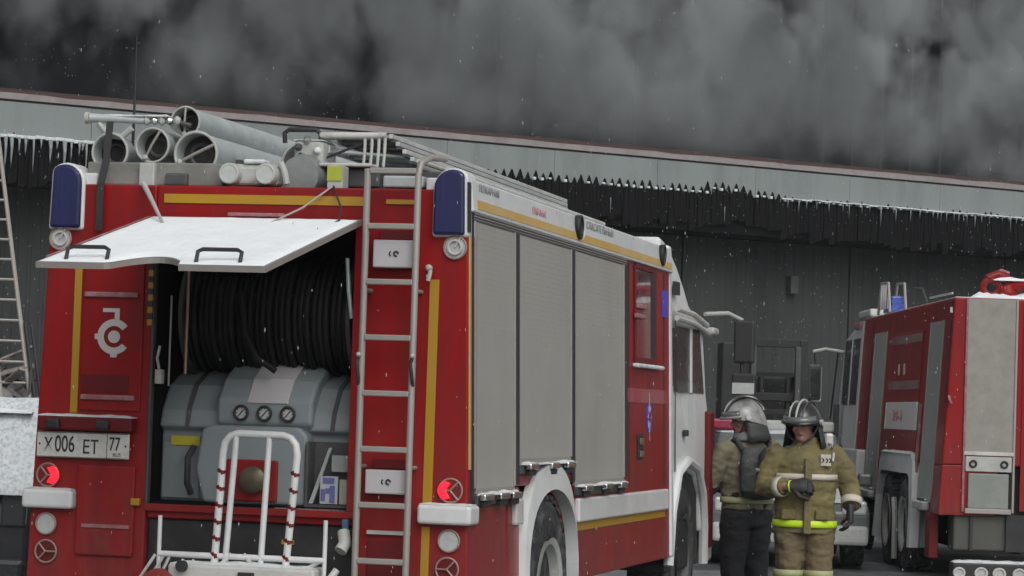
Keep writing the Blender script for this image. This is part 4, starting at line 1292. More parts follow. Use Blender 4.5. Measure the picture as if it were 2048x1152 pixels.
# stacked ladders lying on the roof on the right: one outer set of rails inside the other
sl = on_truck('extension_ladder', 'long aluminium extension ladder lying along the right edge of the roof', 'ladder')
LY = 5.0
for i, (x, z) in enumerate(((.66, 3.175), (.695, 3.135), (.73, 3.095), (.77, 3.055), (.81, 3.015))):
    MB().box(x - .012, x + .012, .32 + .02 * i, LY - .15 * i, z - .013, z + .013).build('rail', white_dirty if i % 2 == 0 else alu_wet, sl, bevel=.004)
    MB().box(x - .004, x + .016, .34, LY - .2, z - .030, z - .014).build('rail_web', darkgrey, sl)
for i, (x, z) in enumerate(((.28, 3.17), (.30, 3.10))):
    MB().box(x - .012, x + .012, .32, LY - .3 * i, z - .022, z + .022).build('rail', alu_wet, sl, bevel=.004)
yy = .36
while yy < LY - .3:
    MB().tube([(.28, yy, 3.17), (.66, yy, 3.17)], .014, 8).build('rung', alu, sl, smooth=True)
    yy += .30
yy = .50
while yy < LY - .6:
    MB().tube([(.30, yy, 3.10), (.74, yy, 3.07)], .012, 8).build('rung', alu_wet, sl, smooth=True)
    yy += .30
MB().tube([(.26, .30, 3.175), (.64, .30, 3.178)], .018, 10).build('end_bar', white_dirty, sl, smooth=True)
MB().tube([(.30, .30, 3.05), (.42, .31, 3.10), (.56, .31, 3.15)], .008, 6).build('rope', ink, sl, smooth=True)
for x in (.52, .56, .60, .635):
    MB().tube([(x, .30, 3.16), (x + .005, .28, 3.09), (x, .28, 3.0)], .009, 6).build('rope_tail', greybox, sl, smooth=True)
lumpy('ladder_snow', snow_dirty, sl, .27, .66, .5, 2.6, 3.185, .012, 8, 40, 4.0)
MB().box(.30, .60, .15, .35, 2.99, 3.01).build('ladder_shelf', white_dirty, eng, bevel=.008)
MB().box(.34, .64, .2, .5, 2.88, 2.98).build('roof_box', darkgrey, eng, bevel=.01)
MB().box(.70, .93, .05, .3, 2.87, 2.935).build('roof_step', alu_wet, eng, bevel=.01)
MB().box(.55, .98, .35, 4.4, 2.94, 2.985).build('roof_chest', darkgrey, eng, bevel=.01)
MB().tube([(.86, .2, 3.03), (.86, 4.6, 3.03)], .014, 8).build('roof_rail', white_dirty, eng, smooth=True)
MB().tube([(1.02, .2, 2.99), (1.02, 4.6, 2.99)], .014, 8).build('roof_rail', white_dirty, eng, smooth=True)


# ------------------------------------------------------------------ second fire engine (right)
K2 = 0.05
en2 = empty('fire_engine', (F2.o.x, F2.o.y, 0), -F2.a, 'dark red fire engine at the right edge with snowy roof and grey side shutters', 'fire engine')
E2Z = 3.03
LB = 7.55
b = MB()
def h2(z): return hw(z, K2)
b.hexa([(-h2(1.25), 0, 1.25), (h2(1.25), 0, 1.25), (h2(1.25), LB, 1.25), (-h2(1.25), LB, 1.25),
        (-h2(E2Z), 0, E2Z), (h2(E2Z), 0, E2Z), (h2(E2Z), LB, E2Z), (-h2(E2Z), LB, E2Z)])
b.build('body', red, en2, bevel=.02)
for s in (-1, 1):
    sidebox(MB(), 0.0, 1.62, .72, 1.25, -.6, 0.0, s, K2).build('lower_panel', red, en2, bevel=.01)
    sidebox(MB(), 4.62, LB, .72, 1.25, -.6, 0.0, s, K2).build('lower_panel', red, en2, bevel=.01)
MB().box(-.6, .6, .1, 8.8, .5, 1.25).build('chassis', black, en2)
MB().box(-1.1, 1.1, .05, .4, .35, .74).build('rear_tank', green_grey, en2, bevel=.02)
MB().box(-.93, -.90, .02, .05, .35, .74).build('tank_strap', ink, en2)
MB().box(-.55, .55, .0, .05, .35, .74).build('rear_recess', black, en2)
# rear face
def rear_shutter(x0, x1):
    mb = MB(); n = 50
    for i in range(n):
        za = 1.40 + 1.62 * i / n; zb = 1.40 + 1.62 * (i + 1) / n
        mb.box(x0, x1, -.012, .01, za + .001, zb - .001)
    shutter_b = mat('weathered_shutter', (.27, .262, .235), .55, metal=.1, var=.12, scale=9, dirt=(.17, .16, .14), dirt_amt=.6, dscale=6)
    o = mb.build('roller_shutter', shutter_b, en2)
    MB().box(x0, x1, -.0105, .01, 1.40, 3.02).build('shutter_backing', shutter_b, o)
    for x in (x0, x1):
        MB().box(x - .012, x + .012, -.025, .0, .76, 3.02).build('shutter_rail', red_lite if x == x0 else alu, o, bevel=.004)
    MB().box(x0, x1, -.03, .0, 1.36, 1.40).build('lower_rail', white_dirty, o, bevel=.006)
    MB().box(x0 + .02, x1 - .02, -.022, .0, 1.19, 1.35).build('lock_bar', greybox, o, bevel=.006)
    for x in (x0 + .10, x1 - .10):
        MB().torus((x, -.03, 1.27), .032, .012, 1, 18, 6).build('lock', ink, o, smooth=True)
    MB().box(x0 + .05, x1 - .05, -.035, -.0, .80, 1.17).build('drawer', grey if False else mat('drawer_grey', (.20, .22, .20), .5, var=.1, dirt=(.3, .3, .28), dirt_amt=.4), o, bevel=.01)
    MB().box(x0 + .02, x1 - .02, -.05, -.0, .745, .80).build('drawer_sill', alu, o, bevel=.008)
rear_shutter(-1.02, -.49)
MB().box(-.42, 1.0, -.012, 0, .78, 3.0).build('rear_door', red, en2, bevel=.01)
MB().tube([(-1.195, -.02, 2.92), (-1.195, -.03, 2.86)], .015, 8).build('hook', greybox, en2)
MB().tube([(-1.195, -.02, 1.98), (-1.19, -.05, 1.93), (-1.17, -.05, 1.90)], .015, 8).build('hook', red_lite, en2)
# dark seam beside the corner post
sm2 = MB(); sidebox(sm2, .06, .10, 1.9, 3.0, 0, .006, -1, K2); sm2.build('corner_seam', ink, en2)
# rear light bar with snow on it
rbx = MB().box(-1.15, 1.15, -.28, -.05, .02, .235).build('rear_bumper', ink, en2, bevel=.02)
for x, w in ((-1.08, .09), (-.85, .10), (-.66, .10), (-.45, .10), (-.22, .1)):
    rr = MB().torus((x, -.29, .13), w * .55, .012, 1, 20, 6, sx=1.1)
    rr.build('bumper_lamp', badge, rbx, smooth=True)
    MB().lathe([(-.288, .001), (-.288, w * .45), (-.28, w * .5)], (x, 0, .13), 1, 20).build('lens', lens_white, rbx, smooth=True)
lumpy('bumper_snow', snow_dirty, rbx, -1.14, 1.14, -.27, -.06, .236, .035, 60, 6, 8.0)
# flank shutters
for s in (-1, 1):
    for (y0, y1) in ((0.55, 1.50), (5.10, 6.22)):
        shutter_panel(y0, y1, .86, 2.80, s, K2, en2, mat('shutter_green_grey', (.29, .32, .295), .5, metal=.1, var=.1, dirt=(.25, .25, .22), dirt_amt=.3))
        cap = sidebox(MB(), y0 + .1, y1 - .05, .74, .82, 0, .08, s, K2).build('shutter_latch', greybox, en2, bevel=.02)
        sidebox(MB(), y0 + .2, y1 - .2, .82, .87, .0, .05, s, K2).build('latch_grip', chrome, cap, bevel=.015)
        lumpy('latch_snow', snow_dirty, cap, min(s * 1.27, s * 1.35), max(s * 1.27, s * 1.35), y0 + .12, y1 - .07, .82, .02, 4, 20, y0)
    # red centre: dusty bands, marks and white sign
    cw = sidebox(MB(), 2.0, 4.75, 1.35, 2.74, .0, .012, s, K2).build('side_door', red, en2, bevel=.006)
    for zz in (2.66, 2.12):
        sidebox(MB(), 2.05, 4.6, zz - .05, zz + .05, .012, .016, s, K2).build('dusty_band', mat('dusty_pale_band', (.22, .12, .12), .6, var=.2, dirt=(.10, .01, .015), dirt_amt=.9, dscale=1.2), cw)
    sidebox(MB(), 1.95, 4.55, 1.60, 1.92, .012, .03, s, K2).build('sign_board', plate_m, cw, bevel=.004)
    for yy in (1.97, 4.5):
        sidebox(MB(), yy - .02, yy + .04, 1.60, 1.92, .03, .034, s, K2).build('sign_edge', white, cw)
    if s < 0:
        text_mesh('34-1', .19, 'sign_number', textpink, cw, (s * (h2(1.7) + .036), 3.9, 1.70), (R(90), 0, R(-90)), .001, 2.6)
        text_mesh('1', .24, 'door_number', mat('pale_number', (.60, .48, .40), .6), cw, (s * (h2(2.3) + .014), 3.95, 2.20), (R(90), 0, R(-90)), .001, 3.2, bold=.009)
        text_mesh('1', .24, 'door_number', mat('pale_number', (.60, .48, .40), .6), cw, (s * (h2(2.3) + .014), 3.50, 2.20), (R(90), 0, R(-90)), .001, 3.2, bold=.009)
    sidebox(MB(), 1.70, 1.80, 1.0, 1.9, .0, .03, s, K2).build('grab_rail', red_lite, en2, bevel=.01)
    sidebox(MB(), 6.5, 6.52, .95, 2.95, .0, .01, s, K2).build('panel_gap', ink, en2)
    sidebox(MB(), 7.42, 7.5, .7, 3.0, .0, .02, s, K2).build('body_trim', badge, en2, bevel=.005)
    # wheel arch
    cy = 3.12
    po = [(cy - 1.60, .3), (cy - 1.52, .85), (cy - 1.38, 1.24), (cy - 1.2, 1.33), (cy + 1.2, 1.33), (cy + 1.38, 1.24), (cy + 1.52, .85), (cy + 1.60, .3)]
    pi = [(cy - 1.46, .3), (cy - 1.38, .80), (cy - 1.24, 1.06), (cy - 1.1, 1.11), (cy + 1.1, 1.11), (cy + 1.24, 1.06), (cy + 1.38, .80), (cy + 1.46, .3)]
    n = len(po)
    mb = MB()
    vs = [(s * (h2(z) + .06), y, z) for y, z in po] + [(s * (h2(z) + .07), y, z) for y, z in pi] + [(s * (h2(z) - .25), y, z) for y, z in pi] + [(s * (h2(z) - .04), y, z) for y, z in po]
    fs = []
    for i in range(n - 1):
        fs += [(i, i + 1, n + i + 1, n + i), (n + i, n + i + 1, 2 * n + i + 1, 2 * n + i), (i, 3 * n + i, 3 * n + i + 1, i + 1)]
    fs += [(0, n, 2 * n, 3 * n), (n - 1, 4 * n - 1, 3 * n - 1, 2 * n - 1)]
    mb.add(vs, fs)
    ao = mb.build('wheel_arch', white, en2)
    MB().box(min(s * .7, s * .8), max(s * .7, s * .8), cy - 1.45, cy + 1.45, .3, 1.24).build('arch_liner', dark, ao)
    lumpy('arch_snow', snow_dirty, ao, min(s * 1.2, s * 1.33), max(s * 1.2, s * 1.33), cy - 1.2, cy + 1.2, 1.33, .035, 4, 20, 3.3)
    make_wheel(en2, cy - .68, s, r=.53, w=.3, z=.53, x_out=1.30)
    make_wheel(en2, cy + .68, s, r=.53, w=.3, z=.53, x_out=1.30)
    MB().tube([(s * 1.30, cy - .02, .1), (s * 1.30, cy - .0, .6), (s * 1.30, cy + .1, .80)], .035, 6).build('mud_edge', white_dirty, ao, smooth=True)
    make_wheel(en2, 7.9, s, r=.47, w=.3, z=.47, x_out=1.24)
    # cab
cab2 = MB()
prof = [(LB + .02, .85), (LB + .02, 2.98), (LB + .5, 2.98), (9.4, 2.80), (9.68, 1.95), (9.75, 1.8), (9.75, .75), (8.9, .75), (8.75, 1.1), (8.4, 1.25), (7.9, 1.2), (7.72, .85)]
n = len(prof)
vs = [(-h2(z), y, z) for y, z in prof] + [(h2(z), y, z) for y, z in prof]
cab2.add(vs, [tuple(range(n)), tuple(reversed(range(n, 2 * n)))] + [(i, i + n, (i + 1) % n + n, (i + 1) % n) for i in range(n)])
c2 = cab2.build('cab', white, en2, bevel=.02)
for s in (-1, 1):
    sidebox(MB(), 7.75, 9.3, 1.9, 2.78, 0, .01, s, K2).build('cab_window', glass_dark, c2)
    sidebox(MB(), 8.45, 8.52, 1.9, 2.80, .01, .02, s, K2).build('window_bar', white, c2)
    sidebox(MB(), 6.3, 7.9, .70, 1.32, .0, .12, s, K2).build('white_locker', white, en2, bevel=.02)
    am = MB().tube([(s * 1.2, 9.2, 2.62), (s * 1.45, 9.4, 2.66), (s * 1.62, 9.4, 2.62)], .025, 8).build('mirror_arm', greybox, c2, smooth=True)
    MB().tube([(s * 1.28, 9.35, 2.62), (s * 1.36, 9.4, 1.7)], .014, 6).build('mirror_stay', ink, am)
    MB().tube([(s * 1.6, 9.4, 2.62), (s * 1.58, 9.4, 2.3)], .014, 6).build('mirror_post', ink, am)
    MB().box(min(s * 1.5, s * 1.68), max(s * 1.5, s * 1.68), 9.36, 9.44, 1.95, 2.45).build('mirror', darkgrey, am, bevel=.03)
    MB().box(min(s * 1.53, s * 1.65), max(s * 1.53, s * 1.65), 9.35, 9.36, 2.0, 2.38).build('mirror_glass', glass_dark, am)
    MB().box(min(s * 1.27, s * 1.34), max(s * 1.27, s * 1.34), 9.1, 9.2, .9, 1.9).build('door_ladder', darkgrey, c2)
# roof kit
lumpy('roof_snow', snowm, en2, -1.14, 1.1, .05, LB, E2Z, .05, 16, 60, 12.0)
for s in (-1, 1):
    MB().tube([(s * 1.12, .4, 3.09), (s * 1.12, 2.0, 3.10)], .012, 6).build('roof_rail', white_dirty, en2)
bd2 = MB()
bx0, yb_ = -1.12, 5.6
for x in (-1.12, -.92):
    MB().tube([(x, 5.35, 3.05), (x, 5.55, 3.42), (x, 6.2, 3.44), (x, 6.45, 3.05)], .018, 8).build('lamp_guard', alu, en2, smooth=True)
for y in (5.55, 5.8, 6.0, 6.2):
    MB().tube([(-1.12, y, 3.43), (-1.12, y, 3.1)], .012, 6).build('guard_bar', badge, en2)
MB().box(-1.08, -.90, 5.55, 6.3, 3.06, 3.26).build('blue_beacon', mat('blue_beacon_bright', (.05, .08, .36), .25, var=.4, scale=30), en2, bevel=.02)
MB().box(-1.16, -.7, 7.0, 8.2, 3.05, 3.15).build('roof_case', white_dirty, en2, bevel=.03)
MB().box(-1.20, -.8, 7.7, 8.3, 2.9, 3.0).build('beacon', red_lite, en2, bevel=.03)
MB().tube([(-1.05, 6.6, 3.15), (-1.0, 6.2, 3.2), (-.95, 5.6, 3.22)], .02, 6).build('roof_pipe', darkgrey, en2)
MB().tube([(-1.0, 3.0, 3.08), (-.98, 3.6, 3.28), (-.95, 4.4, 3.32)], .012, 6).build('aerial', darkgrey, en2)
# water monitor: red gun with snow on it
mon = MB().lathe([(3.05, .10), (3.12, .12), (3.2, .08)], (-.50, .6, 0), 2, 16).build('water_monitor', red, en2, smooth=True)
MB().torus((-.68, .58, 3.17), .085, .035, 1, 20, 8).build('monitor_wheel', red, mon, smooth=True)
MB().tube([(-.50, .6, 3.15), (-.48, .6, 3.27), (-.60, .6, 3.32), (-.72, .58, 3.27)], .045, 10).build('monitor_elbow', red, mon, smooth=True)
MB().tube([(-.50, .6, 3.18), (-.3, .5, 3.2), (0.1, .4, 3.26)], [.06, .05, .03], 10).build('monitor_barrel', red, mon, smooth=True)
lumpy('monitor_snow', snowm, mon, -.66, -.05, .5, .68, 3.25, .035, 20, 6, 1.0)
lumpy('monitor_snow', snowm, mon, -.9, -.05, .3, .9, 3.05, .07, 20, 6, 7.0)
MB().tube([(-.66, .6, 3.32), (-.56, .6, 3.36), (-.48, .6, 3.33)], .02, 8).build('monitor_lever', red_lite, mon)
# red bumper corner with side marker under the body at the left
MB().box(-1.32, -1.22, .3, .6, .25, .72).build('mud_flap', red_dull, en2, bevel=.01)


# ------------------------------------------------------------------ cars
def make_car(root, L, W, H, paint, hood=1.0, tail=None):
    """profile along y (0 = rear), belt and roof narrower than the sills"""
    belt = H * .6
    low = [(0.05, .30), (0.0, .75), (.06, belt), (L - hood, belt), (L - .12, belt * .80), (L, .65), (L - .05, .30)]
    mb = MB(); n = len(low)
    vs = [(-W / 2, y, z) for y, z in low] + [(W / 2, y, z) for y, z in low]
    mb.add(vs, [tuple(range(n)), tuple(reversed(range(n, 2 * n)))] + [(i, i + n, (i + 1) % n + n, (i + 1) % n) for i in range(n)])
    body = mb.build('body', paint, root, bevel=.05, segs=3)
    gh = MB()
    a, t = W / 2 - .04, W / 2 - .20
    gy = [(.10, .38), (L - hood - .05, L - hood - .75)]
    gh.hexa([(-a, gy[0][0], belt), (a, gy[0][0], belt), (a, gy[1][0], belt), (-a, gy[1][0], belt),
             (-t, gy[0][1], H), (t, gy[0][1], H), (t, gy[1][1], H), (-t, gy[1][1], H)])
    gho = gh.build('greenhouse', paint, root, bevel=.05, segs=3)
    for s in (-1, 1):
        w = MB(); q = .012
        def P(y, z, o): return (s * (a + (t - a) * (z - belt) / (H - belt) + o), y, z)
        z0, z1 = belt + .05, H - .10
        for (ya, yb, yc_, yd) in ((.32, L * .42, L * .42, .50), (L * .45, L - hood - .22, L - hood - .62, L * .45)):
            w = MB().hexa([P(ya, z0, 0), P(ya, z0, q), P(yb, z0, q), P(yb, z0, 0), P(yd, z1, 0), P(yd, z1, q), P(yc_, z1, q), P(yc_, z1, 0)])
            w.build('side_window', glass_dark, gho)
        for y in (.85, L - .85):
            wh = MB().lathe([(-.1, .2), (-.11, .32), (.11, .32), (.12, .2)], (s * (W / 2 - .1), y, .33), 0, 28).build('wheel', tyre_m, root, smooth=True)
            MB().lathe([(s * .08, .2), (s * .125, .19), (s * .11, .03)], (s * (W / 2 - .1), y, .33), 0, 20).build('rim', greybox, wh, smooth=True)
        MB().box(min(s * W / 2, s * (W / 2 + .16)), max(s * W / 2, s * (W / 2 + .16)), L - hood - .35, L - hood - .2, belt + .02, belt + .17).build('mirror', paint, root, bevel=.03)
        MB().box(s * (W / 2 - .18) - .14, s * (W / 2 - .18) + .14, L - .10, L + .015, .62, .78).build('headlight', lens_white, root, bevel=.03)
        MB().box(s * (W / 2 - .12) - .09, s * (W / 2 - .12) + .09, -.015, .05, .72, .98).build('tail_light', tail or tail_off, root, bevel=.02)
    # windscreen and rear window
    def scr(y0, y1, o, name, m):
        z0, z1 = belt + .04, H - .07
        f = lambda z: (z - belt) / (H - belt)
        yy = lambda z: y0 + (y1 - y0) * f(z)
        x = lambda z: a + (t - a) * f(z) - .06
        MB().hexa([(-x(z0), yy(z0), z0), (x(z0), yy(z0), z0), (x(z0), yy(z0) + o, z0), (-x(z0), yy(z0) + o, z0),
                   (-x(z1), yy(z1), z1), (x(z1), yy(z1), z1), (x(z1), yy(z1) + o, z1), (-x(z1), yy(z1) + o, z1)]).build(name, m, gho)
    scr(gy[1][0], gy[1][1], .012, 'windscreen', windscreen)
    scr(gy[0][0], gy[0][1], -.012, 'rear_window', glass_dark)
    MB().box(-W / 2 + .02, W / 2 - .02, L - .12, L + .05, .28, .50).build('front_bumper', greybox, root, bevel=.04)
    MB().box(-W / 2 + .02, W / 2 - .02, -.06, .12, .28, .50).build('rear_bumper', tail or greybox, root, bevel=.04)
    MB().box(-.45, .45, L - .03, L + .02, .60, .76).build('grille', ink, root, bevel=.01)
    return body, gho, belt


# snow covered dark car beside the front engine
pc = empty('parked_car', (-4.33, 21.0, 0), R(0), 'dark car at the left edge with snow covering its roof and rear window', 'car')
bd_, gho, belt = make_car(pc, 4.3, 1.86, 1.56, dark_car, tail=glass_dark)
lumpy('roof_snow', snowm, gho, -.88, .88, .22, 2.7, 1.54, .10, 24, 30, 3.0, edge=.3)
def rw(x, y): return .97 + (y + .05) / .42 * .60
lumpy('window_snow', mat('speckled_snow', (.60, .64, .66), .9, var=.15, scale=20, dirt=(.07, .08, .08), dirt_amt=.6, dscale=34, bump=.6, bscale=30, spec=.2), gho, -.95, .95, -.06, .42, 0, .09, 40, 20, 5.0, zf=rw, edge=.25)
# grey car behind the two firefighters, facing the camera
gc = empty('service_car', (3.22, 37.4, 0), R(180), 'grey car with a red light bar facing the camera behind the two firefighters', 'car')
b_, g2, belt = make_car(gc, 4.4, 1.80, 1.50, silver_car)
lumpy('roof_snow', snow_dirty, g2, -.68, .68, .45, 2.6, 1.50, .05, 20, 20, 2.0)
lumpy('hood_snow', snow_dirty, g2, -.75, .75, 3.42, 4.2, 0, .02, 24, 14, 2.5, zf=lambda x, y: .90 - (y - 3.4) / .9 * .17)
lbz = MB().box(.28, .75, 1.6, 1.85, 1.53, 1.66).build('light_bar', mat('red_light_bar', (.22, .006, .03), .4, var=.2), g2, bevel=.03)
MB().box(-.75, .20, 1.6, 1.85, 1.53, 1.66).build('light_bar_cover', greybox, g2, bevel=.03)
MB().box(-.80, .80, 1.62, 1.83, 1.50, 1.53).build('light_bar_base', ink, g2)

# ------------------------------------------------------------------ forklift
fk = empty('forklift', (3.95, 43.0, 0), R(0), 'dark forklift with tall mast standing by the warehouse wall', 'forklift')
fb = MB(); fb.prism([(.9, .25), (.9, 1.0), (1.5, 1.1), (2.6, 1.15), (2.9, .9), (2.9, .3)], 0, -.55, .55)
fb.build('body', fork_m, fk, bevel=.05)
MB().box(-.58, .58, 2.6, 3.1, .35, 1.2).build('counterweight', fork_m, fk, bevel=.08)
for s in (-1, 1):
    m_ = MB().box(s * .42 - .06, s * .42 + .06, .42, .60, .08, 2.85).build('mast_rail', fork_m, fk, bevel=.01)
    MB().box(s * .33 - .04, s * .33 + .04, .34, .48, .10, 2.75).build('inner_rail', darkgrey, m_, bevel=.01)
    MB().tube([(s * .2, .5, .3), (s * .2, .5, 2.3)], .045, 10).build('lift_cylinder', fork_m, m_, smooth=True)
    MB().tube([(s * .5, 1.0, 1.0), (s * .5, 1.15, 2.35), (s * .48, 2.4, 2.35), (s * .5, 2.75, 1.15)], .045, 8).build('guard_post', fork_m, fk, smooth=True)
    MB().box(s * .28 - .06, s * .28 + .06, -.75, .36, .10, .15).build('fork', darkgrey, fk)
    MB().box(s * .28 - .06, s * .28 + .06, .30, .36, .10, .75).build('fork_shank', darkgrey, fk)
    for y, r in ((.95, .33), (2.55, .26)):
        wh = MB().lathe([(-.11, r * .7), (-.12, r * .95), (0, r), (.12, r * .95), (.11, r * .7)], (s * .5, y, r), 0, 24).build('wheel', tyre_m, fk, smooth=True)
    if s > 0:
        ma = MB().tube([(s * .5, .9, 1.9), (s * .66, .9, 2.1), (s * .66, .9, 2.3)], .02, 6).build('mirror_arm', fork_m, fk)
        MB().box(.60, .74, .88, .94, 1.95, 2.5).build('mirror', badge, ma, bevel=.04)
for z in (.35, 1.2, 2.0, 2.80):
    MB().box(-.48, .48, .44, .52, z - .06, z + .06).build('mast_crossbar', fork_m, fk, bevel=.01)
for i in range(6):
    MB().box(-.5, .5, 1.2 + i * .2, 1.25 + i * .2, 2.33, 2.38).build('guard_bar', fork_m, fk)
for i in range(7):
    MB().box(-.48 + i * .155, -.44 + i * .155, .26, .30, .45, 1.75).build('backrest_bar', fork_m, fk)
MB().box(-.5, .5, .26, .31, 1.75, 1.82).build('backrest_top', fork_m, fk)
MB().box(-.52, .52, 2.45, 2.55, 1.0, 2.3).build('rear_screen', fork_m, fk)
MB().box(-.80, -.36, .46, 1.4, .2, 2.80).build('side_cabinet', fork_m, fk, bevel=.03)
MB().box(-.36, .52, 1.9, 1.95, .9, 2.1).build('rear_net', fork_m, fk)
MB().box(-.5, .5, .95, 1.05, 1.0, 1.5).build('dashboard', fork_m, fk, bevel=.03)
MB().box(-.3, .3, 1.7, 2.2, 1.1, 1.25).build('seat', ink, fk, bevel=.04)
MB().box(-.3, .3, 2.15, 2.28, 1.2, 1.75).build('backrest', ink, fk, bevel=.04)
MB().torus((0, 1.45, 1.45), .17, .02, 1, 20, 6).build('steering_wheel', ink, fk, smooth=True)
MB().box(-.5, .5, .28, .34, .35, .43).build('carriage', darkgrey, fk)
MB().box(-.5, .5, .28, .34, .80, .88).build('carriage', darkgrey, fk)

# ------------------------------------------------------------------ ladder on the left, and the heap at its foot
a0, a1 = at(62, 812, 56.5), at(4, 335, 59.2)
dirv = (a1 - a0).normalized()
base = a0 - dirv * (a0.z / dirv.z)
topp = a1 + dirv * 1.2
la = empty('leaning_ladder', tuple(base), 0, 'long aluminium ladder leaning against the warehouse at the left edge', 'ladder')
rel = topp - base
wv = Vector((-1, -.1, 0)).normalized() * .55
for o in (Vector((0, 0, 0)), wv):
    MB().tube([o, o + rel], .045, 8).build('rail', alu if o.length == 0 else alu, la)
k = .3
Ln = rel.length
me0 = None
while k < Ln - .2:
    p = rel.normalized() * k
    MB().tube([p, p + wv], .028, 6).build('rung', darkgrey if False else alu, la)
    k += .48
for o in (Vector((.10, -.1, 0)), Vector((.22, -.1, 0))):
    MB().tube([o + rel * .10, o + rel * .42], .035, 6).build('stay', fork_m, la)

dp = empty('debris_heap', (-10.6, 57.0, 0), 0, 'snow-dusted heap of broken boards and rubble at the foot of the ladder', 'debris')
hp_ = MB()
vs = []; N1 = 22
for i in range(N1 + 1):
    for j in range(N1 + 1):
        x = -3.5 + 5.4 * i / N1; y = -1.5 + 3.5 * j / N1
        e = max(0, 1 - (abs(x + .8) / 2.7) ** 2) * max(0, 1 - (abs(y - .4) / 1.9) ** 2)
        vs.append((x, y, 2.55 * e ** .6 + .28 * e ** .3 * mnoise.noise(Vector((x * 1.6, y * 1.6, 1))) + .12 * mnoise.noise(Vector((x * 5, y * 5, 1))) * (e > 0)))
hp_.add(vs, [(i * (N1 + 1) + j, (i + 1) * (N1 + 1) + j, (i + 1) * (N1 + 1) + j + 1, i * (N1 + 1) + j + 1) for i in range(N1) for j in range(N1)])
hp_.build('rubble_mound', mat('rubble', (.13, .12, .11), .9, var=.4, scale=4, dirt=(.5, .51, .52), dirt_amt=.7, dscale=2.5, bump=.6, bscale=10), dp, smooth=True)
for i in range(34):
    x, y = rnd.uniform(-2.6, 1.3), rnd.uniform(-1.1, .6)
    e = max(0, 1 - (abs(x + .8) / 2.7) ** 2) * max(0, 1 - (abs(y - .4) / 1.9) ** 2)
    p = MB().box(-rnd.uniform(.5, 1.2), rnd.uniform(.5, 1.1), -.07, .07, -.02, .02).build('board', wood if i % 3 else darkgrey, dp)
    p.location = (x, y, 2.5 * e ** .6 + .12); p.rotation_euler = (rnd.uniform(-.5, .5), rnd.uniform(-.5, .5), rnd.uniform(-1.6, 1.6))
for i in range(10):
    x, y = rnd.uniform(.8, 1.7), rnd.uniform(-.6, .4)
    MB().tube([(x, y, 0), (x + rnd.uniform(-.2, .2), y + .1, rnd.uniform(.9, 2.4))], .03, 6).build('bent_pipe', darkgrey if i % 2 else greybox, dp)


# ------------------------------------------------------------------ people
def limb(mb, pts, n=16):
    """pts: (x, y, z, r) or (x, y, z, rx, ry)"""
    mb.rings([(p[0], p[1], p[2], p[3], p[4] if len(p) > 4 else p[3]) for p in pts], n)
    return mb


def mirror(pts):
    return [(-p[0],) + tuple(p[1:]) for p in pts]


def hand_mesh(mb, wrist, dirn, palm_n, size=1.0, curl=.9, flip=1):
    """palm, four unequal bent fingers and a thumb, all rooted inside the palm"""
    d = Vector(dirn).normalized(); nrm = Vector(palm_n); nrm = (nrm - d * nrm.dot(d)).normalized()
    side_ = d.cross(nrm) * flip
    w = Vector(wrist)
    mb.rings([(*(w - d * .02 * size), .030 * size, .024 * size), (*(w + d * .02 * size), .038 * size, .022 * size), (*(w + d * .06 * size), .046 * size, .022 * size), (*(w + d * .092 * size), .043 * size, .018 * size)], 14, side=side_)
    for k, (o, L) in enumerate(((-.033, .070), (-.011, .080), (.011, .075), (.033, .058))):
        p = w + d * .075 * size + side_ * o * size
        pts = [p]; a = 0
        for i, f in enumerate((.45, .32, .23)):
            a += curl * (.55 if i == 0 else .8)
            v = d * math.cos(a) + nrm * math.sin(a)
            pts.append(pts[-1] + v * L * f * size * 1.15)
        mb.tube(pts, [.0115 * size, .0108 * size, .0098 * size, .0082 * size], 8)
    p = w + d * .02 * size - side_ * .03 * size
    v1 = (d * .6 - side_ * .75 + nrm * .35).normalized(); v2 = (d * .85 - side_ * .15 + nrm * .6).normalized()
    mb.tube([p, p + v1 * .04 * size, p + v1 * .04 * size + v2 * .035 * size, p + v1 * .04 * size + v2 * .06 * size], [.015 * size, .0125 * size, .0115 * size, .009 * size], 8)


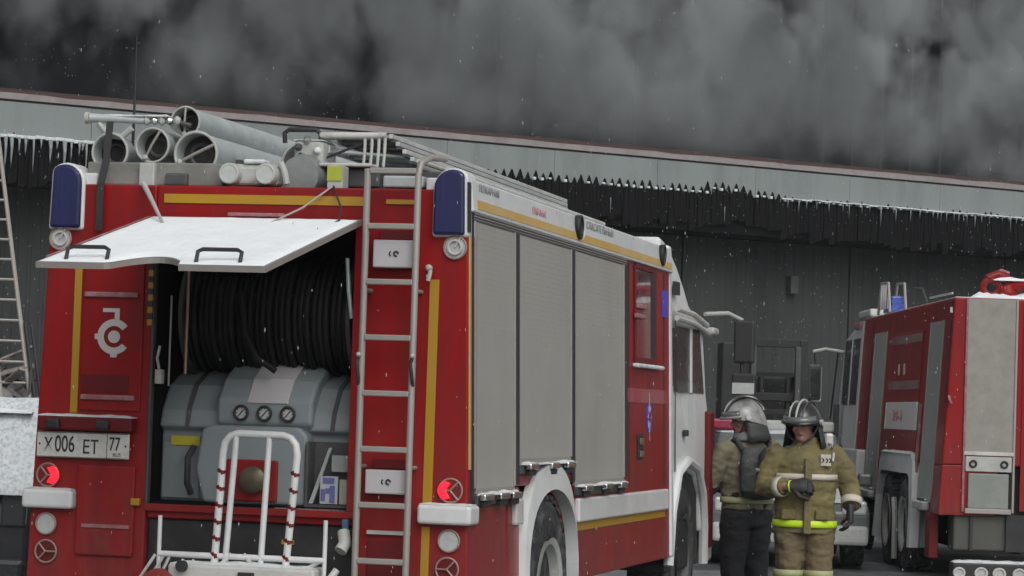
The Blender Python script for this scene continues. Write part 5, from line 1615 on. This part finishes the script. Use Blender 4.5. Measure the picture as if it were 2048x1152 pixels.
def head_mesh(mb, c, s=1.0):
    """head centred at c, face towards -y"""
    x, y, z = c
    mb.rings([(x, y + .005, z - .118 * s, .030 * s, .035 * s), (x, y - .018, z - .105 * s, .048 * s, .058 * s), (x, y - .010, z - .07 * s, .062 * s, .078 * s), (x, y, z - .03 * s, .070 * s, .090 * s),
              (x, y + .004, z + .02 * s, .075 * s, .096 * s), (x, y + .006, z + .07 * s, .070 * s, .088 * s), (x, y + .006, z + .105 * s, .045 * s, .058 * s), (x, y + .006, z + .118 * s, .015 * s, .02 * s)], 24)
    # nose, brow, lips, chin, ears
    mb.tube([(x, y - .086 * s, z + .012 * s), (x, y - .100 * s, z - .015 * s), (x, y - .108 * s, z - .030 * s), (x, y - .088 * s, z - .042 * s)], [.007 * s, .009 * s, .013 * s, .009 * s], 8)
    mb.tube([(x - .045 * s, y - .074 * s, z + .024 * s), (x, y - .092 * s, z + .028 * s), (x + .045 * s, y - .074 * s, z + .024 * s)], .009 * s, 8)
    mb.tube([(x - .026 * s, y - .078 * s, z - .062 * s), (x, y - .090 * s, z - .060 * s), (x + .026 * s, y - .078 * s, z - .062 * s)], .0085 * s, 8)
    mb.tube([(x - .02 * s, y - .072 * s, z - .098 * s), (x + .02 * s, y - .072 * s, z - .098 * s)], .014 * s, 8)
    for q in (-1, 1):
        mb.tube([(x + q * .048 * s, y - .062 * s, z - .02 * s), (x + q * .052 * s, y - .05 * s, z - .045 * s)], .016 * s, 8)
        mb.tube([(x + q * .074 * s, y + .01, z + .02 * s), (x + q * .082 * s, y + .016, z), (x + q * .074 * s, y + .01, z - .025 * s)], .010 * s, 8)


def xf(o, rz, tilt=0.0, piv=(0, 0, 0), roll=0.0):
    """turn a head-borne mesh about the neck"""
    m = Matrix.Translation(Vector(piv)) @ Matrix.Rotation(rz, 4, 'Z') @ Matrix.Rotation(roll, 4, 'Y') @ Matrix.Rotation(tilt, 4, 'X') @ Matrix.Translation(-Vector(piv))
    o.data.transform(m)


def add_mb(dst, src, m4):
    base = len(dst.v)
    dst.v += [tuple(m4 @ Vector(v)) for v in src.v]
    dst.f += [tuple(i + base for i in f) for f in src.f]
    dst.mi += src.mi


def helmet(parent, c, m4, shell, style):
    x, y, z = c
    m4 = m4 @ Matrix.Translation(Vector((x, y, z + .03))) @ Matrix.Scale(1.14, 4) @ Matrix.Translation(-Vector((x, y, z + .03)))
    def T_(mb): 
        o = MB(); add_mb(o, mb, m4); return o
    dome = MB()
    prof = []
    n, k = 28, 9
    vs = []
    for i in range(k + 1):
        ph = R(90) * i / k
        for j in range(n):
            th = 2 * math.pi * j / n
            # lower at the back of the neck, raised over the brow
            zz = -.035 - .055 * max(0, math.sin(th)) + .035 * max(0, -math.sin(th))
            rx, ry = .130, .158
            f = math.cos(ph)
            vs.append((x + rx * f * math.cos(th), y + .012 + ry * f * math.sin(th), z + .03 + zz * (1 - math.sin(ph)) + .135 * math.sin(ph)))
    fs = [(i * n + j, i * n + (j + 1) % n, (i + 1) * n + (j + 1) % n, (i + 1) * n + j) for i in range(k) for j in range(n)]
    fs.append(tuple(range(n)))
    dome.add(vs, fs)
    hm = T_(dome).build('helmet', shell, parent, smooth=True)
    # raised ridges front to back
    for q, wdt in ((-.055, .006), (.0, .008), (.05, .006)):
        pts = []
        for i in range(13):
            a = R(10 + 160 * i / 12)
            pts.append((x + q * (1 - .1 * abs(math.cos(a))), y + .012 - .150 * math.cos(a), z + .035 + .138 * math.sin(a) * (1 - (q / .13) ** 2) ** .5))
        T_(MB().tube(pts, wdt, 8)).build('ridge', darkgrey if (shell is helmet_b and q > 0) else greybox if shell is helmet_b else (ink if q else badge), hm, smooth=True)
    # brim and visor
    brim = []
    for i in range(15):
        a = R(200 + 140 * i / 14)
        brim.append((x + .140 * math.cos(a), y + .012 + .175 * math.sin(a), z + .032 + .0 * i))
    T_(MB().tube(brim, .010, 8)).build('brim', shell, hm, smooth=True)
    vz = MB(); vs = []; n = 16
    for i in range(n + 1):
        a = R(205 + 130 * i / n)
        for j in range(3):
            r_ = 1.0 + .05 * j
            vs.append((x + .128 * r_ * math.cos(a), y + .012 + .160 * r_ * math.sin(a), z + .078 - .030 * j * (1 if style == 'down' else .7)))
    fs = [(i * 3 + j, (i + 1) * 3 + j, (i + 1) * 3 + j + 1, i * 3 + j + 1) for i in range(n) for j in range(2)]
    vz.add(vs, fs)
    vo = T_(vz).build('visor', visor_m, hm, smooth=True)
    so_ = vo.modifiers.new('s', 'SOLIDIFY'); so_.thickness = .004
    # neck curtain
    cu = MB(); vs = []; n = 18
    for i in range(n + 1):
        a = R(-12 + 204 * i / n)
        for j in range(4):
            vs.append((x + (.118 + .010 * j) * math.cos(a), y + .014 + (.140 + .012 * j) * math.sin(a), z + .01 - .055 * j))
    cu.add(vs, [(i * 4 + j, (i + 1) * 4 + j, (i + 1) * 4 + j + 1, i * 4 + j + 1) for i in range(n) for j in range(3)])
    co = T_(cu).build('neck_curtain', pack_m, hm, smooth=True)
    so_ = co.modifiers.new('s', 'SOLIDIFY'); so_.thickness = .006
    for q in (-1, 1):
        T_(MB().tube([(x + q * .115, y - .02, z), (x + q * .085, y - .05, z - .07), (x + q * .02, y - .07, z - .115)], .006, 6)).build('chin_strap', ink, hm, smooth=True)
        T_(MB().lathe([(-.01, .018), (.012, .02)], (x + q * .132, y + .0, z + .025), 0, 14)).build('visor_hinge', badge, hm, smooth=True)
    return hm


def eyes(parent, c, m4):
    x, y, z = c
    for q in (-1, 1):
        o = MB(); e = MB().tube([(x + q * .042, y - .077, z + .002), (x + q * .022, y - .084, z + .002)], .0062, 8); add_mb(o, e, m4)
        o.build('eye', eye_m, parent, smooth=True)
    o = MB(); e = MB().tube([(x - .022, y - .0905, z - .0605), (x, y - .0985, z - .0595), (x + .022, y - .0905, z - .0605)], .0035, 6); add_mb(o, e, m4)
    o.build('mouth', lip_m, parent, smooth=True)


def band_round(rings, name, m, parent, n=28):
    """reflective tape: an open belt hugging a garment"""
    mb = MB(); mb.rings(rings, n)
    mb.f = mb.f[:-2]; mb.mi = mb.mi[:-2]
    o = mb.build(name, m, parent, smooth=True)
    s_ = o.modifiers.new('s', 'SOLIDIFY'); s_.thickness = .004
    return o


def legs(mb, cl, dz=0.0, fat=1.0, split=.10):
    for q in (-1, 1):
        limb(mb, [(q * split * .9, .01, .92, .12 * fat, .125 * fat), (q * split, .0, .80, .118 * fat, .125 * fat), (q * (split + .005), -.012, .50, .092 * fat, .10 * fat), (q * (split + .012), .0, .28, .088 * fat, .092 * fat), (q * (split + .015), .01, .10, .092 * fat, .10 * fat)])


def boots(parent, split):
    for q in (-1, 1):
        mb = MB()
        limb(mb, [(q * (split + .015), .02, .16, .062, .066), (q * (split + .015), .02, .09, .06, .068), (q * (split + .015), .02, .04, .058, .075)])
        mb.rings([(q * (split + .015), .09, .045, .042, .04), (q * (split + .018), .0, .045, .05, .043), (q * (split + .025), -.10, .04, .052, .036), (q * (split + .03), -.16, .03, .04, .025)], 14)
        fused(mb, 'boot', ink, parent, .010, 3)


# --- person facing the camera -------------------------------------------------
pA = empty('person', (2.335, 22.8, 0), R(-4), 'firefighter in tan coat with bright lime hem band, facing the camera beside the right engine', 'person')
bm_ = MB()
legs(bm_, None, fat=.82)
limb(bm_, [(0, .01, .86, .155, .11), (0, .01, 1.0, .16, .115), (0, 0, 1.2, .165, .12), (0, -.005, 1.36, .175, .12), (0, .0, 1.45, .14, .09), (0, .0, 1.50, .065, .06), (-.005, -.01, 1.58, .058, .06)])
SHR, ELR, WRR = (-.20, .0, 1.42), (-.31, -.03, 1.16), (-.12, -.25, 1.165)
SHL, ELL, WRL = (.20, .0, 1.42), (.335, .03, 1.16), (.345, -.09, 1.01)
limb(bm_, [(*SHR, .055), (-.27, -.01, 1.28, .048), (*ELR, .042), (-.23, -.16, 1.155, .036), (*WRR, .028)])
limb(bm_, [(*SHL, .055), (.285, .015, 1.28, .048), (*ELL, .042), (.345, -.035, 1.08, .035), (*WRL, .028)])
HC = (-.015, -.035, 1.645)
mh = Matrix.Translation(Vector((-.01, 0, 1.52))) @ Matrix.Rotation(R(-22), 4, 'Z') @ Matrix.Rotation(R(9), 4, 'X') @ Matrix.Translation(-Vector((-.01, 0, 1.52)))
hmb = MB(); head_mesh(hmb, HC); add_mb(bm_, hmb, mh)
hand_mesh(bm_, WRR, (.95, -.15, .10), (0, .9, -.5), 1.0, 1.05)
hand_mesh(bm_, WRL, (.02, -.12, -1), (-1, 0, 0), 1.0, .55, -1)
body = fused(bm_, 'body', skin, pA, .0075, 2)
eyes(pA, HC, mh)
helmet(pA, HC, mh, helmet_b, 'up')
ct = MB()
limb(ct, [(0, .0, .795, .245, .175), (0, .0, .86, .243, .172), (0, .0, 1.0, .232, .165), (0, -.01, 1.2, .238, .17), (0, -.01, 1.34, .245, .165), (0, .0, 1.42, .215, .13), (0, .0, 1.475, .13, .10), (0, .0, 1.52, .085, .085), (-.0, -.005, 1.545, .08, .08)], 28)
limb(ct, [(-.17, .0, 1.44, .08), (-.225, -.002, 1.40, .096), (-.275, -.015, 1.28, .087), (-.315, -.03, 1.15, .082), (-.25, -.12, 1.15, .074), (-.17, -.21, 1.16, .064)])
limb(ct, [(.17, .0, 1.44, .08), (.225, .005, 1.40, .096), (.295, .02, 1.28, .087), (.345, .02, 1.15, .080), (.355, -.03, 1.07, .074), (.352, -.07, 1.015, .068)])
limb(ct, [(-.315, -.03, 1.20, .07), (-.318, -.035, 1.12, .078), (-.29, -.06, 1.13, .07)])
cto = fused(ct, 'coat', coat_m, pA, .011, 4, disp=.016, dsize=.14)
# collar, front flap, pockets
cl = MB(); cl.rings([(0, .0, 1.47, .105, .10), (0, .0, 1.50, .10, .098), (-.0, .0, 1.545, .092, .095)], 24); cl.f = cl.f[:-2]; cl.mi = cl.mi[:-2]
o = cl.build('collar', coat_m, cto, smooth=True); q = o.modifiers.new('s', 'SOLIDIFY'); q.thickness = .014
fl = MB()
zs = [.80, .90, 1.0, 1.1, 1.2, 1.3, 1.38]
yf = [-.190, -.186, -.181, -.183, -.190, -.186, -.172]
vs = []
for z, y in zip(zs, yf):
    vs += [(-.012, y - .012, z), (.042, y - .008, z), (.042, y + .02, z), (-.012, y + .02, z)]
fs = [(i * 4 + k, i * 4 + (k + 1) % 4, (i + 1) * 4 + (k + 1) % 4, (i + 1) * 4 + k) for i in range(6) for k in range(4)] + [(0, 1, 2, 3), (27, 26, 25, 24)]
fl.add(vs, fs); fl.build('front_flap', coat_m, cto, bevel=.004)
MB().tube([(-.016, y_ - .015, z_) for z_, y_ in zip(zs, yf)], .004, 5).build('zip_edge', ink, cto)
for q in (-1, 1):
    MB().box(q * .13 - .055, q * .13 + .055, -.176, -.15, .905, .985).build('pocket', coat_m, cto, bevel=.012)
pb = MB().box(.105, .185, -.172, -.155, 1.325, 1.415).build('chest_patch', silverband, cto, bevel=.004)
for xx in (.115, .145, .17):
    MB().torus((xx, -.176, 1.37), .014, .004, 1, 14, 6, R(-90), R(90)).build('patch_mark', ink, pb)
band_round([(0, .0, .846, .254, .184), (0, .0, .87, .253, .183), (0, .0, .90, .250, .182)], 'hem_band', lime, cto)
band_round([(0, -.01, 1.215, .247, .180), (0, -.01, 1.235, .248, .180), (0, -.01, 1.26, .250, .178)], 'chest_band', silverband, cto)
band_round([(-.215, -.155, 1.152, .080, .082), (-.195, -.18, 1.155, .077, .079), (-.175, -.205, 1.158, .073, .075)], 'cuff_band', silverband, cto)
band_round([(.357, -.035, 1.075, .084, .084), (.356, -.05, 1.05, .082, .082), (.355, -.065, 1.025, .079, .079)], 'cuff_band', silverband, cto)
tr_ = MB(); legs(tr_, None, fat=1.12, split=.108)
limb(tr_, [(0, .0, .82, .215, .145), (0, .0, .95, .19, .14), (0, .0, 1.05, .17, .12)])
tro = fused(tr_, 'trousers', trouser_m, pA, .012, 4, disp=.014, dsize=.12)
for q in (-1, 1):
    band_round([(q * .113, -.012, .455, .117, .124), (q * .114, -.01, .48, .118, .125), (q * .114, -.01, .515, .118, .126)], 'knee_band', lime_dull, tro, 20)
boots(pA, .108)
gl = MB(); hand_mesh(gl, WRR, (.95, -.15, .10), (0, .9, -.5), 1.42, 1.05)
go = fused(gl, 'glove', ink, pA, .006, 2)
band_round([(-.13, -.245, 1.163, .047, .047), (-.115, -.252, 1.164, .049, .049)], 'glove_cuff', lime, go, 16)
gl = MB(); hand_mesh(gl, WRL, (.02, -.12, -1), (-1, 0, 0), 1.35, .75, -1)
limb(gl, [(.353, -.07, 1.03, .045), (.347, -.09, 1.0, .043)])
fused(gl, 'glove', ink, pA, .006, 2)
MB().tube([(-.02, -.27, 1.19), (-.02, -.27, 1.10)], .02, 10).build('held_torch', ink, go, smooth=True)
# shoulder hardware glimpsed behind
MB().box(.14, .21, .10, .2, 1.42, 1.58).build('cylinder_valve', badge, pA, bevel=.02)
MB().tube([(.17, .12, 1.50), (.20, .02, 1.49), (.21, -.06, 1.44), (.20, -.13, 1.36)], .010, 8).build('air_hose', badge, pA, smooth=True)
MB().tube([(0, .24, .95), (0, .24, 1.40)], .085, 18).build('air_cylinder', pack_m, pA, smooth=True, bevel=.02)

# --- person turned away to the left --------------------------------------------
pB = empty('person', (1.97, 23.9, 0), R(-152), 'firefighter turned away to the left with black back pack and dark trousers', 'person')
bm_ = MB()
legs(bm_, None, fat=.82)
limb(bm_, [(0, .01, .86, .155, .11), (0, .01, 1.0, .16, .115), (0, 0, 1.2, .165, .12), (0, -.005, 1.36, .175, .12), (0, .0, 1.45, .14, .09), (0, .0, 1.52, .065, .06), (0, -.01, 1.60, .058, .06)])
limb(bm_, [(.20, .0, 1.43, .055), (.28, -.02, 1.28, .048), (.31, -.05, 1.16, .042), (.24, -.2, 1.12, .036), (.17, -.30, 1.14, .028)])
limb(bm_, [(-.20, .0, 1.43, .055), (-.27, -.04, 1.28, .048), (-.29, -.08, 1.16, .042), (-.22, -.22, 1.14, .036), (-.12, -.32, 1.16, .028)])
HC = (0, -.03, 1.665)
mh = Matrix.Translation(Vector((0, 0, 1.54))) @ Matrix.Rotation(R(74), 4, 'Z') @ Matrix.Rotation(R(8), 4, 'X') @ Matrix.Translation(-Vector((0, 0, 1.54)))
hmb = MB(); head_mesh(hmb, HC); add_mb(bm_, hmb, mh)
hand_mesh(bm_, (.17, -.30, 1.14), (-.5, -.8, .1), (0, .2, -1), 1.0, .7)
hand_mesh(bm_, (-.12, -.32, 1.16), (.4, -.9, .1), (0, .2, -1), 1.0, .7, -1)
fused(bm_, 'body', skin, pB, .0075, 2)
eyes(pB, HC, mh)
helmet(pB, HC, mh, helmet_w, 'up')
ct = MB()
limb(ct, [(0, .0, .93, .225, .165), (0, .0, 1.0, .222, .165), (0, -.01, 1.2, .230, .168), (0, -.01, 1.34, .240, .165), (0, .0, 1.43, .215, .13), (0, .0, 1.49, .13, .10), (0, .0, 1.54, .09, .09)], 28)
for pts in ([(.17, .0, 1.45, .08), (.23, .0, 1.41, .096), (.285, -.02, 1.28, .09), (.315, -.05, 1.15, .088), (.26, -.16, 1.115, .078), (.20, -.26, 1.13, .066)],
            [(-.17, .0, 1.45, .08), (-.23, .0, 1.41, .096), (-.28, -.04, 1.28, .09), (-.30, -.08, 1.15, .085), (-.23, -.2, 1.14, .076), (-.15, -.29, 1.155, .066)]):
    limb(ct, pts)
cto = fused(ct, 'coat', coat_light, pB, .011, 4, disp=.016, dsize=.14)
band_round([(0, .0, .985, .234, .177), (0, .0, 1.005, .233, .177), (0, .0, 1.035, .232, .177)], 'waist_band', lime_dull, cto)
band_round([(.245, -.185, 1.12, .088, .086), (.225, -.225, 1.125, .085, .083), (.21, -.25, 1.13, .080, .078)], 'cuff_band', silverband, cto)
bk = MB(); bk.rings([(0, .18, 1.04, .17, .06), (0, .205, 1.1, .20, .085), (0, .20, 1.3, .20, .085), (0, .17, 1.44, .16, .06)], 20)
bpo = fused(bk, 'back_pack', pack_m, pB, .012, 3, disp=.008)
MB().tube([(0, .30, 1.05), (0, .32, 1.1), (0, .32, 1.38), (0, .30, 1.44)], [.05, .085, .085, .04], 20).build('air_cylinder', pack_m, bpo, smooth=True)
band_round([(0, .30, 1.245, .10, .095), (0, .30, 1.275, .10, .095)], 'cylinder_band', silverband, bpo, 20)
sc = MB(); sc.rings([(0, .02, 1.49, .15, .13), (0, .02, 1.53, .14, .125), (0, .02, 1.56, .115, .11)], 22)
fused(sc, 'hood', mat('grey_hood', (.15, .15, .155), .9, var=.2), pB, .010, 2, disp=.008)
for q in (-1, 1):
    MB().tube([(q * .13, .15, 1.40), (q * .15, .05, 1.50), (q * .15, -.10, 1.46), (q * .16, -.18, 1.30), (q * .2, -.12, 1.08), (q * .17, .12, 1.05)], .022, 8).build('shoulder_strap', pack_m, bpo, smooth=True)
tr_ = MB(); legs(tr_, None, fat=1.08, split=.105)
limb(tr_, [(0, .0, .80, .20, .14), (0, .0, .98, .21, .16), (0, .0, 1.05, .17, .12)])
fused(tr_, 'trousers', navy, pB, .012, 4, disp=.012, dsize=.12)
boots(pB, .105)
gl = MB(); hand_mesh(gl, (.17, -.30, 1.14), (-.5, -.8, .1), (0, .2, -1), 1.2, .7); fused(gl, 'glove', coat_light, pB, .006, 2)
gl = MB(); hand_mesh(gl, (-.12, -.32, 1.16), (.4, -.9, .1), (0, .2, -1), 1.2, .7, -1); fused(gl, 'glove', ink, pB, .006, 2)

# ------------------------------------------------------------------ falling snow
fl = MB()
r2 = random.Random(3)
for i in range(8000):
    Y = 10 + 46 * r2.random() ** .8
    x = (r2.random() - .5) * (Y * .45 + 3)
    z = r2.random() * (1.7 + Y * .22)
    s = r2.uniform(.0011, .0021) * (1 + Y / 60)
    h = s * r2.uniform(2.5, 5.0)
    fl.add([(x + s, Y, z), (x, Y + s, z), (x - s, Y, z), (x, Y - s, z), (x, Y, z + h), (x, Y, z - h)],
           [(0, 1, 4), (1, 2, 4), (2, 3, 4), (3, 0, 4), (1, 0, 5), (2, 1, 5), (3, 2, 5), (0, 3, 5)])
me = bpy.data.meshes.new('falling_snow'); me.from_pydata(fl.v, [], fl.f); me.materials.append(mat('snowflake', (.42, .44, .45), .9, spec=.1))
fo = bpy.data.objects.new('falling_snow', me); COL.objects.link(fo)
tag(fo, 'fine snowflakes falling through the air in front of the engines', 'snow', kind='stuff')

# ------------------------------------------------------------------ the thin winter haze between here and the building
hz_ = MB().box(-320, 320, -70, 320, -1, 17.5)
hm_ = bpy.data.materials.new('haze_volume'); hm_.use_nodes = True
t = hm_.node_tree; t.nodes.clear()
ho = t.nodes.new('ShaderNodeOutputMaterial'); hv = t.nodes.new('ShaderNodeVolumePrincipled')
hv.inputs['Color'].default_value = (.80, .84, .86, 1); hv.inputs['Density'].default_value = 0.0003
t.links.new(hv.outputs[0], ho.inputs['Volume'])
ob = hz_.build('haze', hm_)
tag(ob, 'thin winter haze filling the air over the yard', 'haze', kind='stuff')
